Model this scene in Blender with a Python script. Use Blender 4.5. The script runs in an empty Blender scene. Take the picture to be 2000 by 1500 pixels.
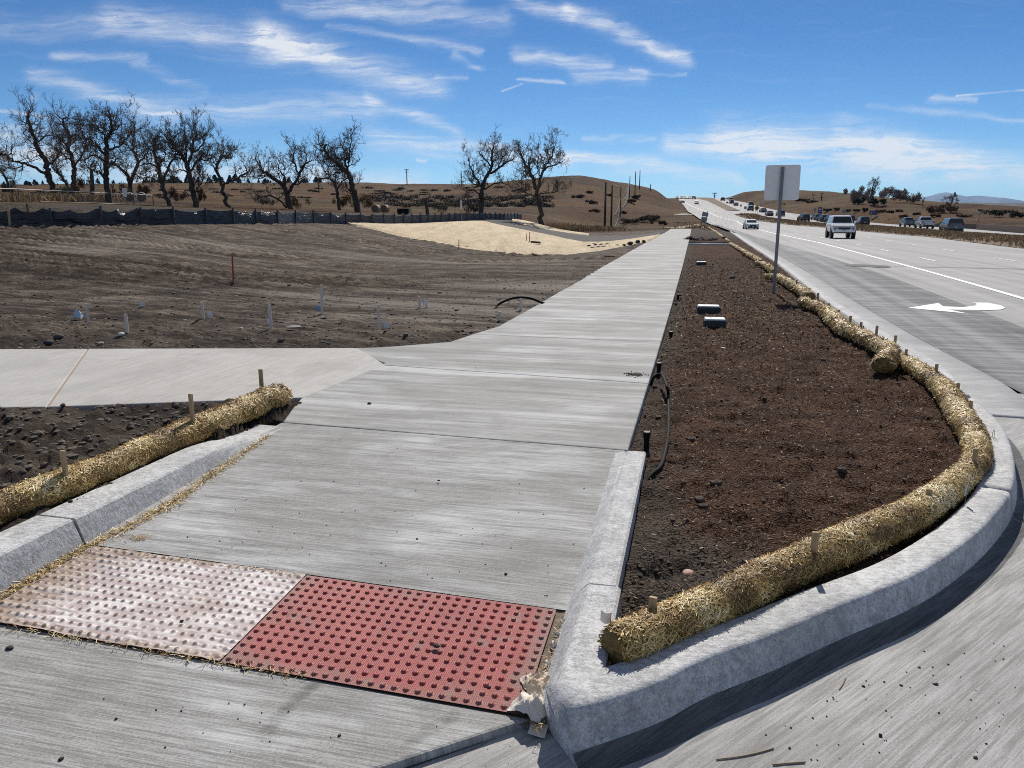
import bpy, bmesh, math, random
import numpy as np
from mathutils import Vector, Matrix, Euler
R = math.radians
random.seed(7); RNG = np.random.default_rng(7)
C = bpy.context.scene.collection
sc = bpy.context.scene

# ---------------------------------------------------------------- camera model (photograph is 2000 x 1500)
F = 1483.0; PT = math.atan(330 / F); H = 1.6
cP, sP = math.cos(PT), math.sin(PT)
def ray(px, py):
    a = (px - 1000) / F; b = (750 - py) / F
    return (a, cP + b * sP, -sP + b * cP)
def G(px, py, z=0.0):                 # point of the plane z seen at a pixel
    d = ray(px, py); t = (z - H) / d[2]
    return (d[0] * t, d[1] * t, z)
def DP(px, py, y):                    # point at forward distance y seen at a pixel
    d = ray(px, py); t = y / d[1]
    return (d[0] * t, y, H + d[2] * t)
def PJ(x, y, z):
    dz = z - H; fw = y * cP - dz * sP; up = y * sP + dz * cP
    return (1000 + F * x / fw, 750 - F * up / fw)
TH = R(13.3)                          # heading of the sidewalk
sT, cT = math.sin(TH), math.cos(TH)
def SN(x, y): return (x * sT + y * cT, x * cT - y * sT)
def XY(s, n): return (s * sT + n * cT, s * cT - n * sT)

# ---------------------------------------------------------------- numpy noise
def _h(ix, iy, seed):
    n = (ix.astype(np.int64) * 374761393 + iy.astype(np.int64) * 668265263 + seed * 974634 + 1013904223) & 0xffffffff
    n = ((n ^ (n >> 13)) * 1274126177) & 0xffffffff
    n = (n ^ (n >> 16)) & 0xffffffff
    return n / 4294967295.0
def vn(x, y, seed=0):
    x = np.asarray(x, float); y = np.asarray(y, float)
    ix = np.floor(x); iy = np.floor(y); fx = x - ix; fy = y - iy
    fx = fx * fx * (3 - 2 * fx); fy = fy * fy * (3 - 2 * fy)
    a = _h(ix, iy, seed); b = _h(ix + 1, iy, seed); c = _h(ix, iy + 1, seed); d = _h(ix + 1, iy + 1, seed)
    return (a * (1 - fx) + b * fx) * (1 - fy) + (c * (1 - fx) + d * fx) * fy
def fbm(x, y, seed=0, o=4):
    s = 0; a = 1; t = 0
    for i in range(o):
        s = s + a * vn(x * 2 ** i + 17.3 * i, y * 2 ** i - 9.1 * i, seed + i); t += a; a *= 0.5
    return s / t - 0.5
def smooth(a, b, x):
    t = np.clip((x - a) / (b - a), 0, 1); return t * t * (3 - 2 * t)

# ---------------------------------------------------------------- materials
class NT:
    def __init__(s, tree): s.t = tree; s.L = tree.links
    def n(s, typ, inp=None, **props):
        nd = s.t.nodes.new(typ)
        for k, v in props.items(): setattr(nd, k, v)
        for k, v in (inp or {}).items():
            sk = nd.inputs[k]
            if isinstance(v, bpy.types.NodeSocket): s.L.new(v, sk)
            else: sk.default_value = v
        return nd
    def m(s, op, a, b=None, c=None, clamp=False):
        nd = s.n('ShaderNodeMath', operation=op, use_clamp=clamp)
        for i, v in enumerate((a, b, c)):
            if v is None: continue
            if isinstance(v, bpy.types.NodeSocket): s.L.new(v, nd.inputs[i])
            else: nd.inputs[i].default_value = v
        return nd.outputs[0]
    def noise(s, vec, scale=1, detail=4, rough=0.55, dist=0.0):
        return s.n('ShaderNodeTexNoise', {'Vector': vec, 'Scale': scale, 'Detail': detail, 'Roughness': rough, 'Distortion': dist}).outputs['Fac']
    def voro(s, vec, scale=1, feature='F1', out='Distance'):
        return s.n('ShaderNodeTexVoronoi', {'Vector': vec, 'Scale': scale}, feature=feature).outputs[out]
    def map(s, vec, scale=(1, 1, 1), rot=(0, 0, 0), loc=(0, 0, 0)):
        return s.n('ShaderNodeMapping', {'Vector': vec, 'Scale': scale, 'Rotation': rot, 'Location': loc}).outputs[0]
    def ramp(s, fac, stops, interp='LINEAR'):
        nd = s.n('ShaderNodeValToRGB', {'Fac': fac}); cr = nd.color_ramp; cr.interpolation = interp
        while len(cr.elements) < len(stops): cr.elements.new(0.5)
        for e, (p, c) in zip(cr.elements, stops):
            e.position = p; e.color = tuple(c) + (1,) if len(c) == 3 else c
        return nd.outputs['Color']
    def step(s, fac, a, b):
        return s.n('ShaderNodeMapRange', {'Value': fac, 'From Min': a, 'From Max': b}, interpolation_type='SMOOTHSTEP').outputs[0]
    def mix(s, fac, a, b, blend='MIX'):
        nd = s.n('ShaderNodeMix', data_type='RGBA', blend_type=blend)
        for i, v in ((0, fac), (6, a), (7, b)):
            if isinstance(v, bpy.types.NodeSocket): s.L.new(v, nd.inputs[i])
            elif i: nd.inputs[i].default_value = tuple(v) + (1,) if len(v) == 3 else v
            else: nd.inputs[i].default_value = v
        return nd.outputs[2]
    def bump(s, h, strength=0.5, dist=0.01, normal=None):
        i = {'Height': h, 'Strength': strength, 'Distance': dist}
        if normal is not None: i['Normal'] = normal
        return s.n('ShaderNodeBump', i).outputs[0]
    def obj(s): return s.n('ShaderNodeTexCoord').outputs['Object']
    def attr(s, name, out='Fac'): return s.n('ShaderNodeAttribute', attribute_name=name).outputs[out]

MATS = {}
def mat(name, fn):
    if name in MATS: return MATS[name]
    m = bpy.data.materials.new(name); m.use_nodes = True; m.node_tree.nodes.clear()
    t = NT(m.node_tree); r = fn(t)
    if isinstance(r, dict):
        b = t.n('ShaderNodeBsdfPrincipled', {k: (tuple(v) + (1,) if isinstance(v, tuple) and len(v) == 3 and 'Color' in k else v) for k, v in r.items()})
        r = b.outputs[0]
    o = t.n('ShaderNodeOutputMaterial'); t.L.new(r, o.inputs['Surface'])
    MATS[name] = m; return m
def flat(name, col, rough=0.6, metal=0.0, var=0.15, scale=8.0, **kw):
    def f(t):
        k = t.noise(t.obj(), scale, 4, 0.6)
        c = t.mix(k, tuple(v * (1 - var) for v in col), tuple(min(1, v * (1 + var)) for v in col))
        d = {'Base Color': c, 'Roughness': rough, 'Metallic': metal}; d.update(kw); return d
    return mat(name, f)

def concrete(name, dark, light, streak=(2.0, 55.0), angle=0.0, rough=0.80, patch=0.55, white=(0.62, 0.63, 0.64), bstr=0.6, tint=1.0, spec=0.18, blotch=(0.40, 0.72), zs=1.0, worm=0, band=0):
    # broom-finished concrete: fine streaks across the slab, broad paler blotches of curing compound, scattered dirt
    def f(t):
        o = t.map(t.obj(), rot=(0, 0, angle))
        st = t.noise(t.map(o, (streak[0] * 1.8, streak[1] * 1.25, zs)), 1.0, 5, 0.68)
        st2 = t.noise(t.map(o, (streak[0] * 0.9, streak[1] * 0.18, zs * 0.4)), 1.0, 5, 0.66, 0.4)
        st3 = t.noise(t.map(o, (streak[0] * 4.5, streak[1] * 3.0, zs * 3)), 1.0, 3, 0.7)
        bl = t.noise(t.map(o, (0.7, 1.1, 1)), 1.0, 5, 0.6, 0.8)
        grain = t.noise(o, 130, 3, 0.75)
        k = t.m('ADD', t.m('MULTIPLY', st, 0.70), t.m('MULTIPLY', st2, 0.36))
        k = t.m('ADD', k, t.m('MULTIPLY', st3, 0.45))
        k = t.m('ADD', k, t.m('MULTIPLY', grain, 0.55))
        k = t.step(k, 0.88, 1.19)
        c = t.mix(k, dark, light)
        w = t.m('MULTIPLY', t.step(bl, *blotch), t.step(t.m('ADD', st2, t.m('MULTIPLY', st, 0.5)), 0.55, 0.95))
        c = t.mix(t.m('MULTIPLY', w, patch), c, white)
        if band:
            bd = t.noise(t.map(o, (0.10, 2.1, 1)), 1.0, 4, 0.7)
            c = t.mix(t.m('MULTIPLY', t.step(bd, .50, .66), band), c, white); c = t.mix(t.m('MULTIPLY', t.step(bd, .50, .36), band * .8), c, tuple(v * .85 for v in dark))
        dirt = t.step(t.noise(o, 3.1, 6, 0.62), 0.56, 0.78)
        c = t.mix(t.m('MULTIPLY', dirt, 0.35), c, (0.19, 0.175, 0.155))
        stn = t.step(t.noise(o, 1.15, 6, 0.55, 0.4), 0.47, 0.66)
        c = t.mix(t.m('MULTIPLY', stn, 0.30), c, tuple(v * 0.72 for v in dark))
        spk = t.step(t.noise(o, 60, 2, 0.5), 0.70, 0.76)
        c = t.mix(t.m('MULTIPLY', spk, 0.35), c, (0.10, 0.10, 0.10))
        if worm:
            wm = t.m('MULTIPLY', t.step(t.noise(t.obj(), 120, 3, 0.65, 0.8), 0.50, 0.64), t.step(t.noise(t.obj(), 6, 3, 0.6), 0.30, 0.62))
            c = t.mix(t.m('MULTIPLY', wm, worm), c, tuple(v * 0.55 for v in dark))
        h = t.m('ADD', t.m('MULTIPLY', st, 0.8), t.m('ADD', t.m('MULTIPLY', st3, 0.5), t.m('MULTIPLY', grain, 0.35)))
        return {'Base Color': c, 'Roughness': rough, 'Normal': t.bump(h, bstr, 0.006), 'Specular IOR Level': spec}
    return mat(name, f)

# ---------------------------------------------------------------- mesh building
class MB:
    def __init__(s): s.v = []; s.f = []; s.mi = []; s.cur = 0
    def mat(s, i): s.cur = i; return s
    def add(s, vs, fs):
        o = len(s.v); s.v.extend(tuple(v) for v in vs)
        for f in fs: s.f.append(tuple(i + o for i in f)); s.mi.append(s.cur)
        return s
    def box(s, c, d, rot=None):
        hx, hy, hz = d[0] / 2, d[1] / 2, d[2] / 2
        vs = [Vector((x, y, z)) for x in (-hx, hx) for y in (-hy, hy) for z in (-hz, hz)]
        if rot is not None: vs = [rot @ v for v in vs]
        c = Vector(c)
        return s.add([v + c for v in vs], [(0, 1, 3, 2), (4, 6, 7, 5), (0, 4, 5, 1), (2, 3, 7, 6), (0, 2, 6, 4), (1, 5, 7, 3)])
    def tube(s, pts, rad, n=8, cap=True, twist=0.0):
        pts = [Vector(p) for p in pts]
        if not hasattr(rad, '__len__'): rad = [rad] * len(pts)
        o = len(s.v); prev = None
        for i, p in enumerate(pts):
            t = (pts[min(i + 1, len(pts) - 1)] - pts[max(i - 1, 0)])
            if t.length < 1e-9: t = Vector((0, 0, 1))
            t.normalize()
            if prev is None:
                a = Vector((0, 0, 1)) if abs(t.z) < 0.9 else Vector((1, 0, 0))
                u = t.cross(a).normalized()
            else:
                u = (prev - t * prev.dot(t))
                u = u.normalized() if u.length > 1e-6 else t.orthogonal().normalized()
            prev = u; w = t.cross(u)
            for k in range(n):
                a = 2 * math.pi * k / n + twist
                s.v.append(tuple(p + u * (math.cos(a) * rad[i]) + w * (math.sin(a) * rad[i])))
        m = len(pts)
        for i in range(m - 1):
            for k in range(n):
                a = o + i * n + k; b = o + i * n + (k + 1) % n
                s.f.append((a, b, b + n, a + n)); s.mi.append(s.cur)
        if cap:
            s.f.append(tuple(o + k for k in range(n))[::-1]); s.mi.append(s.cur)
            s.f.append(tuple(o + (m - 1) * n + k for k in range(n))); s.mi.append(s.cur)
        return s
    def lathe(s, prof, n=16, c=(0, 0, 0), axis='z'):
        o = len(s.v)
        for r, h in prof:
            for k in range(n):
                a = 2 * math.pi * k / n; x, y = r * math.cos(a), r * math.sin(a)
                v = (x, y, h) if axis == 'z' else ((h, x, y) if axis == 'x' else (x, h, y))
                s.v.append((v[0] + c[0], v[1] + c[1], v[2] + c[2]))
        for i in range(len(prof) - 1):
            for k in range(n):
                a = o + i * n + k; b = o + i * n + (k + 1) % n
                s.f.append((a, b, b + n, a + n)); s.mi.append(s.cur)
        s.f.append(tuple(o + k for k in range(n))[::-1]); s.mi.append(s.cur)
        s.f.append(tuple(o + (len(prof) - 1) * n + k for k in range(n))); s.mi.append(s.cur)
        return s
    def prism(s, poly, z0, z1, bev=0.0):
        n = len(poly)
        if bev:
            cx = sum(p[0] for p in poly) / n; cy = sum(p[1] for p in poly) / n
            def ins(p):
                d = math.hypot(p[0] - cx, p[1] - cy); k = 1 - bev / d; return (cx + (p[0] - cx) * k, cy + (p[1] - cy) * k)
            rings = [(poly, z0), (poly, z1 - bev), ([ins(p) for p in poly], z1)]
        else: rings = [(poly, z0), (poly, z1)]
        vs = [(p[0], p[1], z) for r, z in rings for p in r]; fs = []
        for i in range(len(rings) - 1):
            for k in range(n):
                a = i * n + k; b = i * n + (k + 1) % n; fs.append((a, b, b + n, a + n))
        fs.append(tuple(range(n))[::-1]); fs.append(tuple((len(rings) - 1) * n + k for k in range(n)))
        return s.add(vs, fs)
    def build(s, name, mats, parent=None, smooth_=False, loc=None, rot=None, fix=True):
        me = bpy.data.meshes.new(name); me.from_pydata(s.v, [], s.f); me.update()
        if not isinstance(mats, (list, tuple)): mats = [mats]
        for m in mats: me.materials.append(m)
        if len(mats) > 1: me.polygons.foreach_set('material_index', s.mi)
        if fix and len(s.f) < 20000:
            bm = bmesh.new(); bm.from_mesh(me); bmesh.ops.recalc_face_normals(bm, faces=bm.faces); bm.to_mesh(me); bm.free()
        if smooth_: me.polygons.foreach_set('use_smooth', [True] * len(me.polygons))
        o = bpy.data.objects.new(name, me); C.objects.link(o)
        if parent is not None: o.parent = parent
        if loc is not None: o.location = loc
        if rot is not None: o.rotation_euler = rot
        return o
def grid_obj(name, X, Y, Z, m, smooth_=True, attrs=None, parent=None, flip=False, keep=None):
    ny, nx = X.shape
    me = bpy.data.meshes.new(name)
    idx = np.arange(nx * ny).reshape(ny, nx)
    q = np.stack([idx[:-1, :-1], idx[:-1, 1:], idx[1:, 1:], idx[1:, :-1]], -1).reshape(-1, 4)
    if keep is not None:
        kk = (keep[:-1, :-1] & keep[:-1, 1:] & keep[1:, 1:] & keep[1:, :-1]).reshape(-1); q = q[kk]
    if flip: q = q[:, ::-1]
    me.from_pydata(np.stack([X, Y, Z], -1).reshape(-1, 3).tolist(), [], q.tolist()); me.update()
    for m_ in (m if isinstance(m, list) else [m]): me.materials.append(m_)
    if smooth_: me.polygons.foreach_set('use_smooth', [True] * len(me.polygons))
    for k, a in (attrs or {}).items():
        at = me.attributes.new(k, 'FLOAT', 'POINT'); at.data.foreach_set('value', np.asarray(a, np.float32).reshape(-1))
    o = bpy.data.objects.new(name, me); C.objects.link(o)
    if parent is not None: o.parent = parent
    return o
def chips_obj(name, P, L, W, m, parent=None, normal_jit=0.5, seed=1, T=None, nrm=None, col=None, thick=0.0):
    """many small flat flakes as one mesh: P (n,3) centres, L length, W width; T tangents and nrm normals optional"""
    r = np.random.default_rng(seed); n = len(P)
    if n == 0: return None
    if nrm is None: nrm = np.tile([0, 0, 1.0], (n, 1))
    nrm = nrm + r.normal(0, normal_jit, (n, 3)); nrm /= np.linalg.norm(nrm, axis=1, keepdims=True)
    if T is None: T = r.normal(0, 1, (n, 3))
    T = T - nrm * (T * nrm).sum(1, keepdims=True); T /= np.linalg.norm(T, axis=1, keepdims=True) + 1e-9
    B = np.cross(nrm, T)
    L = np.asarray(L).reshape(-1, 1) * np.ones((n, 1)); W = np.asarray(W).reshape(-1, 1) * np.ones((n, 1))
    v = np.stack([P - T * L / 2 - B * W / 2, P + T * L / 2 - B * W * 0.35, P + T * L / 2 + B * W * 0.35, P - T * L / 2 + B * W / 2], 1).reshape(-1, 3)
    f = np.arange(4 * n).reshape(-1, 4)
    me = bpy.data.meshes.new(name); me.from_pydata(v.tolist(), [], f.tolist()); me.update(); me.materials.append(m)
    at = me.attributes.new('rnd', 'FLOAT', 'POINT'); at.data.foreach_set('value', np.repeat(r.random(n) if col is None else col, 4).astype(np.float32))
    o = bpy.data.objects.new(name, me); C.objects.link(o)
    if parent is not None: o.parent = parent
    return o
def empty(name, loc=(0, 0, 0), rz=0.0, rot=None):
    o = bpy.data.objects.new(name, None); C.objects.link(o); o.location = loc
    o.rotation_euler = rot if rot is not None else (0, 0, rz); o.empty_display_size = 0.1; return o
def tag(o, label, cat, group=None):
    o['label'] = label; o['category'] = cat
    if group: o['group'] = group
    return o
def struct(o): o['kind'] = 'structure'; return o
def stuff(o, label=None, cat=None):
    o['kind'] = 'stuff'
    if label: o['label'] = label
    if cat: o['category'] = cat
    return o
def copy_tree(o, parent=None):
    c = o.copy(); C.objects.link(c)
    if parent is not None: c.parent = parent
    for ch in list(o.children): copy_tree(ch, c)
    return c
def catmull(pts, n=8, closed=False):
    P = [Vector(p) for p in pts]; out = []
    for i in range(len(P) - 1):
        p0 = P[max(i - 1, 0)]; p1 = P[i]; p2 = P[i + 1]; p3 = P[min(i + 2, len(P) - 1)]
        for k in range(n):
            t = k / n
            out.append(0.5 * ((2 * p1) + (p2 - p0) * t + (2 * p0 - 5 * p1 + 4 * p2 - p3) * t * t + (3 * p1 - p0 - 3 * p2 + p3) * t ** 3))
    out.append(P[-1]); return out
def resample(pts, step):
    P = [Vector(p) for p in pts]; L = [0]
    for a, b in zip(P, P[1:]): L.append(L[-1] + (b - a).length)
    n = max(2, int(round(L[-1] / step)) + 1); out = []; j = 0
    for i in range(n):
        d = L[-1] * i / (n - 1)
        while j < len(L) - 2 and L[j + 1] < d: j += 1
        t = (d - L[j]) / max(1e-9, L[j + 1] - L[j]); out.append(P[j].lerp(P[j + 1], t))
    return out
# ---------------------------------------------------------------- camera, sun, sky
cam = bpy.data.cameras.new('camera'); camo = bpy.data.objects.new('camera', cam); C.objects.link(camo)
camo.location = (0, 0, H); camo.rotation_euler = (math.pi / 2 - PT, 0, 0)
cam.sensor_width = 36; cam.lens = 36 * F / 2000; cam.clip_end = 60000; cam.clip_start = 0.05
sc.camera = camo
SAZ, SEL = R(10), R(42)
sdir = Vector((math.sin(SAZ) * math.cos(SEL), math.cos(SAZ) * math.cos(SEL), math.sin(SEL)))
sun = bpy.data.lights.new('sun', 'SUN'); suno = bpy.data.objects.new('sun', sun); C.objects.link(suno)
sun.energy = 4.7; sun.angle = R(0.5); sun.color = (1.0, 0.94, 0.845)
suno.rotation_euler = sdir.to_track_quat('Z', 'Y').to_euler()
sc.view_settings.view_transform = 'Standard'; sc.view_settings.look = 'None'; sc.view_settings.gamma = 1
sc.view_settings.use_curve_mapping = False; sc.cycles.filter_width = 1.0; sc.cycles.use_denoising = False; sc.view_settings.exposure = 0.1
w = bpy.data.worlds.new('World'); sc.world = w; w.use_nodes = True
w.node_tree.nodes.clear(); t = NT(w.node_tree)
sky = t.n('ShaderNodeTexSky', sky_type='NISHITA', sun_disc=False)
sky.sun_elevation = SEL; sky.sun_rotation = SAZ; sky.altitude = 1900; sky.air_density = 0.85; sky.dust_density = 0.15; sky.ozone_density = 2.2
CLOUDS = [(20,48,300,52,20,.35),(210,36,560,92,24,.7),(520,72,850,172,20,.95),(500,62,640,100,20,.55),(70,145,340,222,13,.62),(280,217,720,208,22,.62),(728,190,890,258,9,.7),
 (105,106,280,122,7,.55),(260,130,400,170,7,.3),(560,4,990,45,12,.6),(620,0,900,6,10,.45),(660,50,930,92,6,.45),(985,2,1110,40,9,.75),(1100,24,1350,112,11,1.0),
 (1010,104,1180,124,9,.8),(1130,142,1262,146,11,.7),(1230,132,1340,140,3,.6),(1010,157,1100,157,3,.65),(1300,282,1500,284,18,.95),(1420,268,1760,318,30,1.1),(1640,268,2010,345,24,.95),
 (1500,285,1900,335,24,.8),(1120,316,1440,347,11,.95),(1060,300,1270,322,10,.55),(720,276,1000,302,17,.8),(960,296,1110,320,14,.65),(-60,302,110,300,30,.95),(280,338,620,350,26,.9),
 (620,346,830,360,15,.95),(0,263,60,266,9,.7),(0,213,100,232,5,.55),(1822,195,1900,192,5,.75),(1868,187,2010,175,1.6,.9),(1700,212,2000,226,5,.4),(981,178,1019,164,1.5,1.0),
 (1140,268,1260,276,6,.5),(860,150,912,154,5,.55),(80,193,78,194,6,.5),(880,100,930,128,5,.5),(100,320,360,345,30,.6),(810,316,830,318,4,.8)]
gen = t.n('ShaderNodeTexCoord').outputs['Generated']
sp = t.n('ShaderNodeSeparateXYZ', {0: gen})
yy = t.m('MAXIMUM', sp.outputs[1], 0.08)
u = t.m('DIVIDE', sp.outputs[0], yy); v = t.m('DIVIDE', sp.outputs[2], yy)
p0 = t.n('ShaderNodeCombineXYZ', {0: u, 1: v, 2: 0.0}).outputs[0]
wv = t.n('ShaderNodeTexNoise', {'Vector': t.map(p0, (7, 16, 1)), 'Scale': 1.0, 'Detail': 5, 'Roughness': 0.6}).outputs['Color']
wv = t.n('ShaderNodeVectorMath', {0: wv, 1: (0.5, 0.5, 0.5)}, operation='SUBTRACT').outputs[0]
wv = t.n('ShaderNodeVectorMath', {0: wv, 1: (0.07, 0.034, 0)}, operation='MULTIPLY').outputs[0]
pw = t.n('ShaderNodeVectorMath', {0: p0, 1: wv}, operation='ADD').outputs[0]
tot = None
for (x1, y1, x2, y2, wd, it) in CLOUDS:
    a = ray(x1, y1); b = ray(x2, y2); a = (a[0] / a[1], a[2] / a[1], 0); b = (b[0] / b[1], b[2] / b[1], 0)
    ba = (b[0] - a[0], b[1] - a[1], 0); L2 = ba[0] ** 2 + ba[1] ** 2 + 1e-9
    src = pw if wd > 2 else p0
    pa = t.n('ShaderNodeVectorMath', {0: src, 1: a}, operation='SUBTRACT').outputs[0]
    dt = t.n('ShaderNodeVectorMath', {0: pa, 1: (ba[0] / L2, ba[1] / L2, 0)}, operation='DOT_PRODUCT').outputs['Value']
    h_ = t.m('MULTIPLY', dt, 1.0, clamp=True)
    q = t.n('ShaderNodeVectorMath', {0: ba, 3: h_}, operation='SCALE').outputs[0]
    d_ = t.n('ShaderNodeVectorMath', {0: pa, 1: q}, operation='DISTANCE').outputs['Value']
    e = t.m('POWER', 2.718, t.m('MULTIPLY', t.m('MULTIPLY', d_, d_), -1.0 / (wd * 1.1 / F) ** 2))
    e = t.m('MULTIPLY', e, it)
    tot = e if tot is None else t.m('ADD', tot, e)
fib = t.noise(t.map(pw, (7, 95, 1), rot=(0, 0, R(9))), 1.0, 8, 0.68, 0.5)
fib2 = t.noise(t.map(pw, (22, 75, 1), rot=(0, 0, R(-28))), 1.0, 7, 0.72, 0.6)
fb = t.m('ADD', t.m('MULTIPLY', fib, 0.72), t.m('MULTIPLY', fib2, 0.28))
cl = t.m('MULTIPLY', tot, t.step(fb, 0.28, 0.76))
thin = t.m('MULTIPLY', t.step(fib, 0.52, 0.85), 0.10)
cl = t.m('ADD', t.m('MULTIPLY', cl, 1.05), thin)
cl = t.m('MINIMUM', cl, 0.88)
tint = t.ramp(t.m('MULTIPLY', v, 1.0, clamp=True), [(0.0, (0.80, 0.96, 1.06)), (0.03, (0.68, 0.90, 1.03)), (0.10, (0.50, 0.76, 0.95)), (0.22, (0.37, 0.655, 0.90)), (0.6, (0.33, 0.61, 0.86))])
skyc = t.mix(1.0, sky.outputs[0], tint, 'MULTIPLY')
# cirrus veil added out of view, overhead and behind, to lift neutral fill light
vn_ = t.noise(t.map(gen, (2.0, 2.0, 4.0)), 1.0, 6, 0.6)
back = t.m('ADD', t.step(sp.outputs[1], 0.35, -0.15), t.m('MULTIPLY', t.step(sp.outputs[2], 0.55, 0.8), 0.6), clamp=True)
fill_veil = t.m('MULTIPLY', t.m('MULTIPLY', back, t.step(vn_, 0.36, 0.62)), 0.30)
col = t.mix(t.m('MAXIMUM', cl, fill_veil), skyc, (9.6, 9.8, 10.0))
bg = t.n('ShaderNodeBackground', {'Color': col, 'Strength': 0.085})
t.L.new(bg.outputs[0], t.n('ShaderNodeOutputWorld').inputs['Surface'])
w.cycles.sampling_method = 'MANUAL'; w.cycles.sample_map_resolution = 512

# ---------------------------------------------------------------- highway profile
ZR = [(-60, -.145), (0, -.145), (15, -.145), (30, -.2), (60, -.37), (100, -.52), (160, -.4), (200, .5), (240, 2.2), (290, 3.9), (340, 5.6), (410, 8.9), (480, 11.9), (520, 12.3), (700, 6)]
_zy = np.array([p[0] for p in ZR], float); _zz = np.array([p[1] for p in ZR], float)
def _pchip(x):
    x = np.asarray(x, float); h = np.diff(_zy); d = np.diff(_zz) / h
    m = np.zeros(len(_zy)); m[0] = d[0]; m[-1] = d[-1]
    for i in range(1, len(d)): m[i] = 0 if d[i - 1] * d[i] <= 0 else 2 * d[i - 1] * d[i] / (d[i - 1] + d[i])
    i = np.clip(np.searchsorted(_zy, x) - 1, 0, len(h) - 1); tt = np.clip((x - _zy[i]) / h[i], 0, 1)
    return ((2*tt**3-3*tt**2+1)*_zz[i] + (tt**3-2*tt**2+tt)*h[i]*m[i] + (-2*tt**3+3*tt**2)*_zz[i+1] + (tt**3-tt**2)*h[i]*m[i+1])
zroad = _pchip
_Yt = np.concatenate([np.linspace(2, 160, 1600), np.linspace(160.2, 482, 2400)])
_PYt = np.array([PJ(0, y, z)[1] for y, z in zip(_Yt, zroad(_Yt))])
_PYm = np.minimum.accumulate(_PYt)
def RP(px, py, lift=0.0):               # point of the road surface seen at a pixel
    y = float(np.interp(-py, -_PYm, _Yt)); d = ray(px, py); return (d[0] / d[1] * y, y, float(zroad(y)) + lift)
def line(pts):
    P = sorted((RP(*p)[1], RP(*p)[0]) for p in pts)
    ys = np.array([p[0] for p in P]); xs = np.array([p[1] for p in P])
    def f(Y):
        Y = np.asarray(Y, float)
        s0 = (xs[1] - xs[0]) / (ys[1] - ys[0]); s1 = (xs[-1] - xs[-2]) / (ys[-1] - ys[-2])
        r = np.interp(Y, ys, xs); r = np.where(Y < ys[0], xs[0] + (Y - ys[0]) * s0, r)
        return np.where(Y > ys[-1], xs[-1] + (Y - ys[-1]) * s1, r)
    return f
L0 = line([(1995, 768), (1950, 745), (1700, 610), (1560, 521), (1480, 478), (1440, 455), (1405, 443), (1384, 436), (1362, 424), (1344, 413.5), (1336, 402), (1324.5, 388.6)])
L1 = line([(2000, 640), (1700, 527), (1545, 482), (1440, 450), (1397, 437.5), (1376, 429)])
L2 = line([(2000, 584), (1800, 527), (1600, 474), (1440, 432), (1400, 422.5), (1360, 406), (1329, 388.6)])
L3 = line([(2000, 486), (1809, 462.5), (1676, 451), (1615, 445), (1560, 441), (1520, 436.5), (1470, 430), (1433, 419), (1400, 401), (1380, 392), (1364, 388.5)])
L4 = line([(2000, 466), (1887, 457), (1806, 450), (1725, 442.5), (1606, 437), (1560, 432), (1500, 425), (1450, 413), (1420, 400), (1396, 388.5)])
L5 = line([(2000, 456), (1892, 447), (1759, 439), (1700, 434.5), (1584, 421), (1540, 416), (1500, 407), (1465, 397.5), (1440, 392.5), (1412, 388.5)])
def road_tan(Y, f=None):
    f = f or L2; d = float(f(Y + 2) - f(Y - 2)) / 4; return math.atan2(d, 1.0)   # heading, clockwise from +Y

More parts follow.
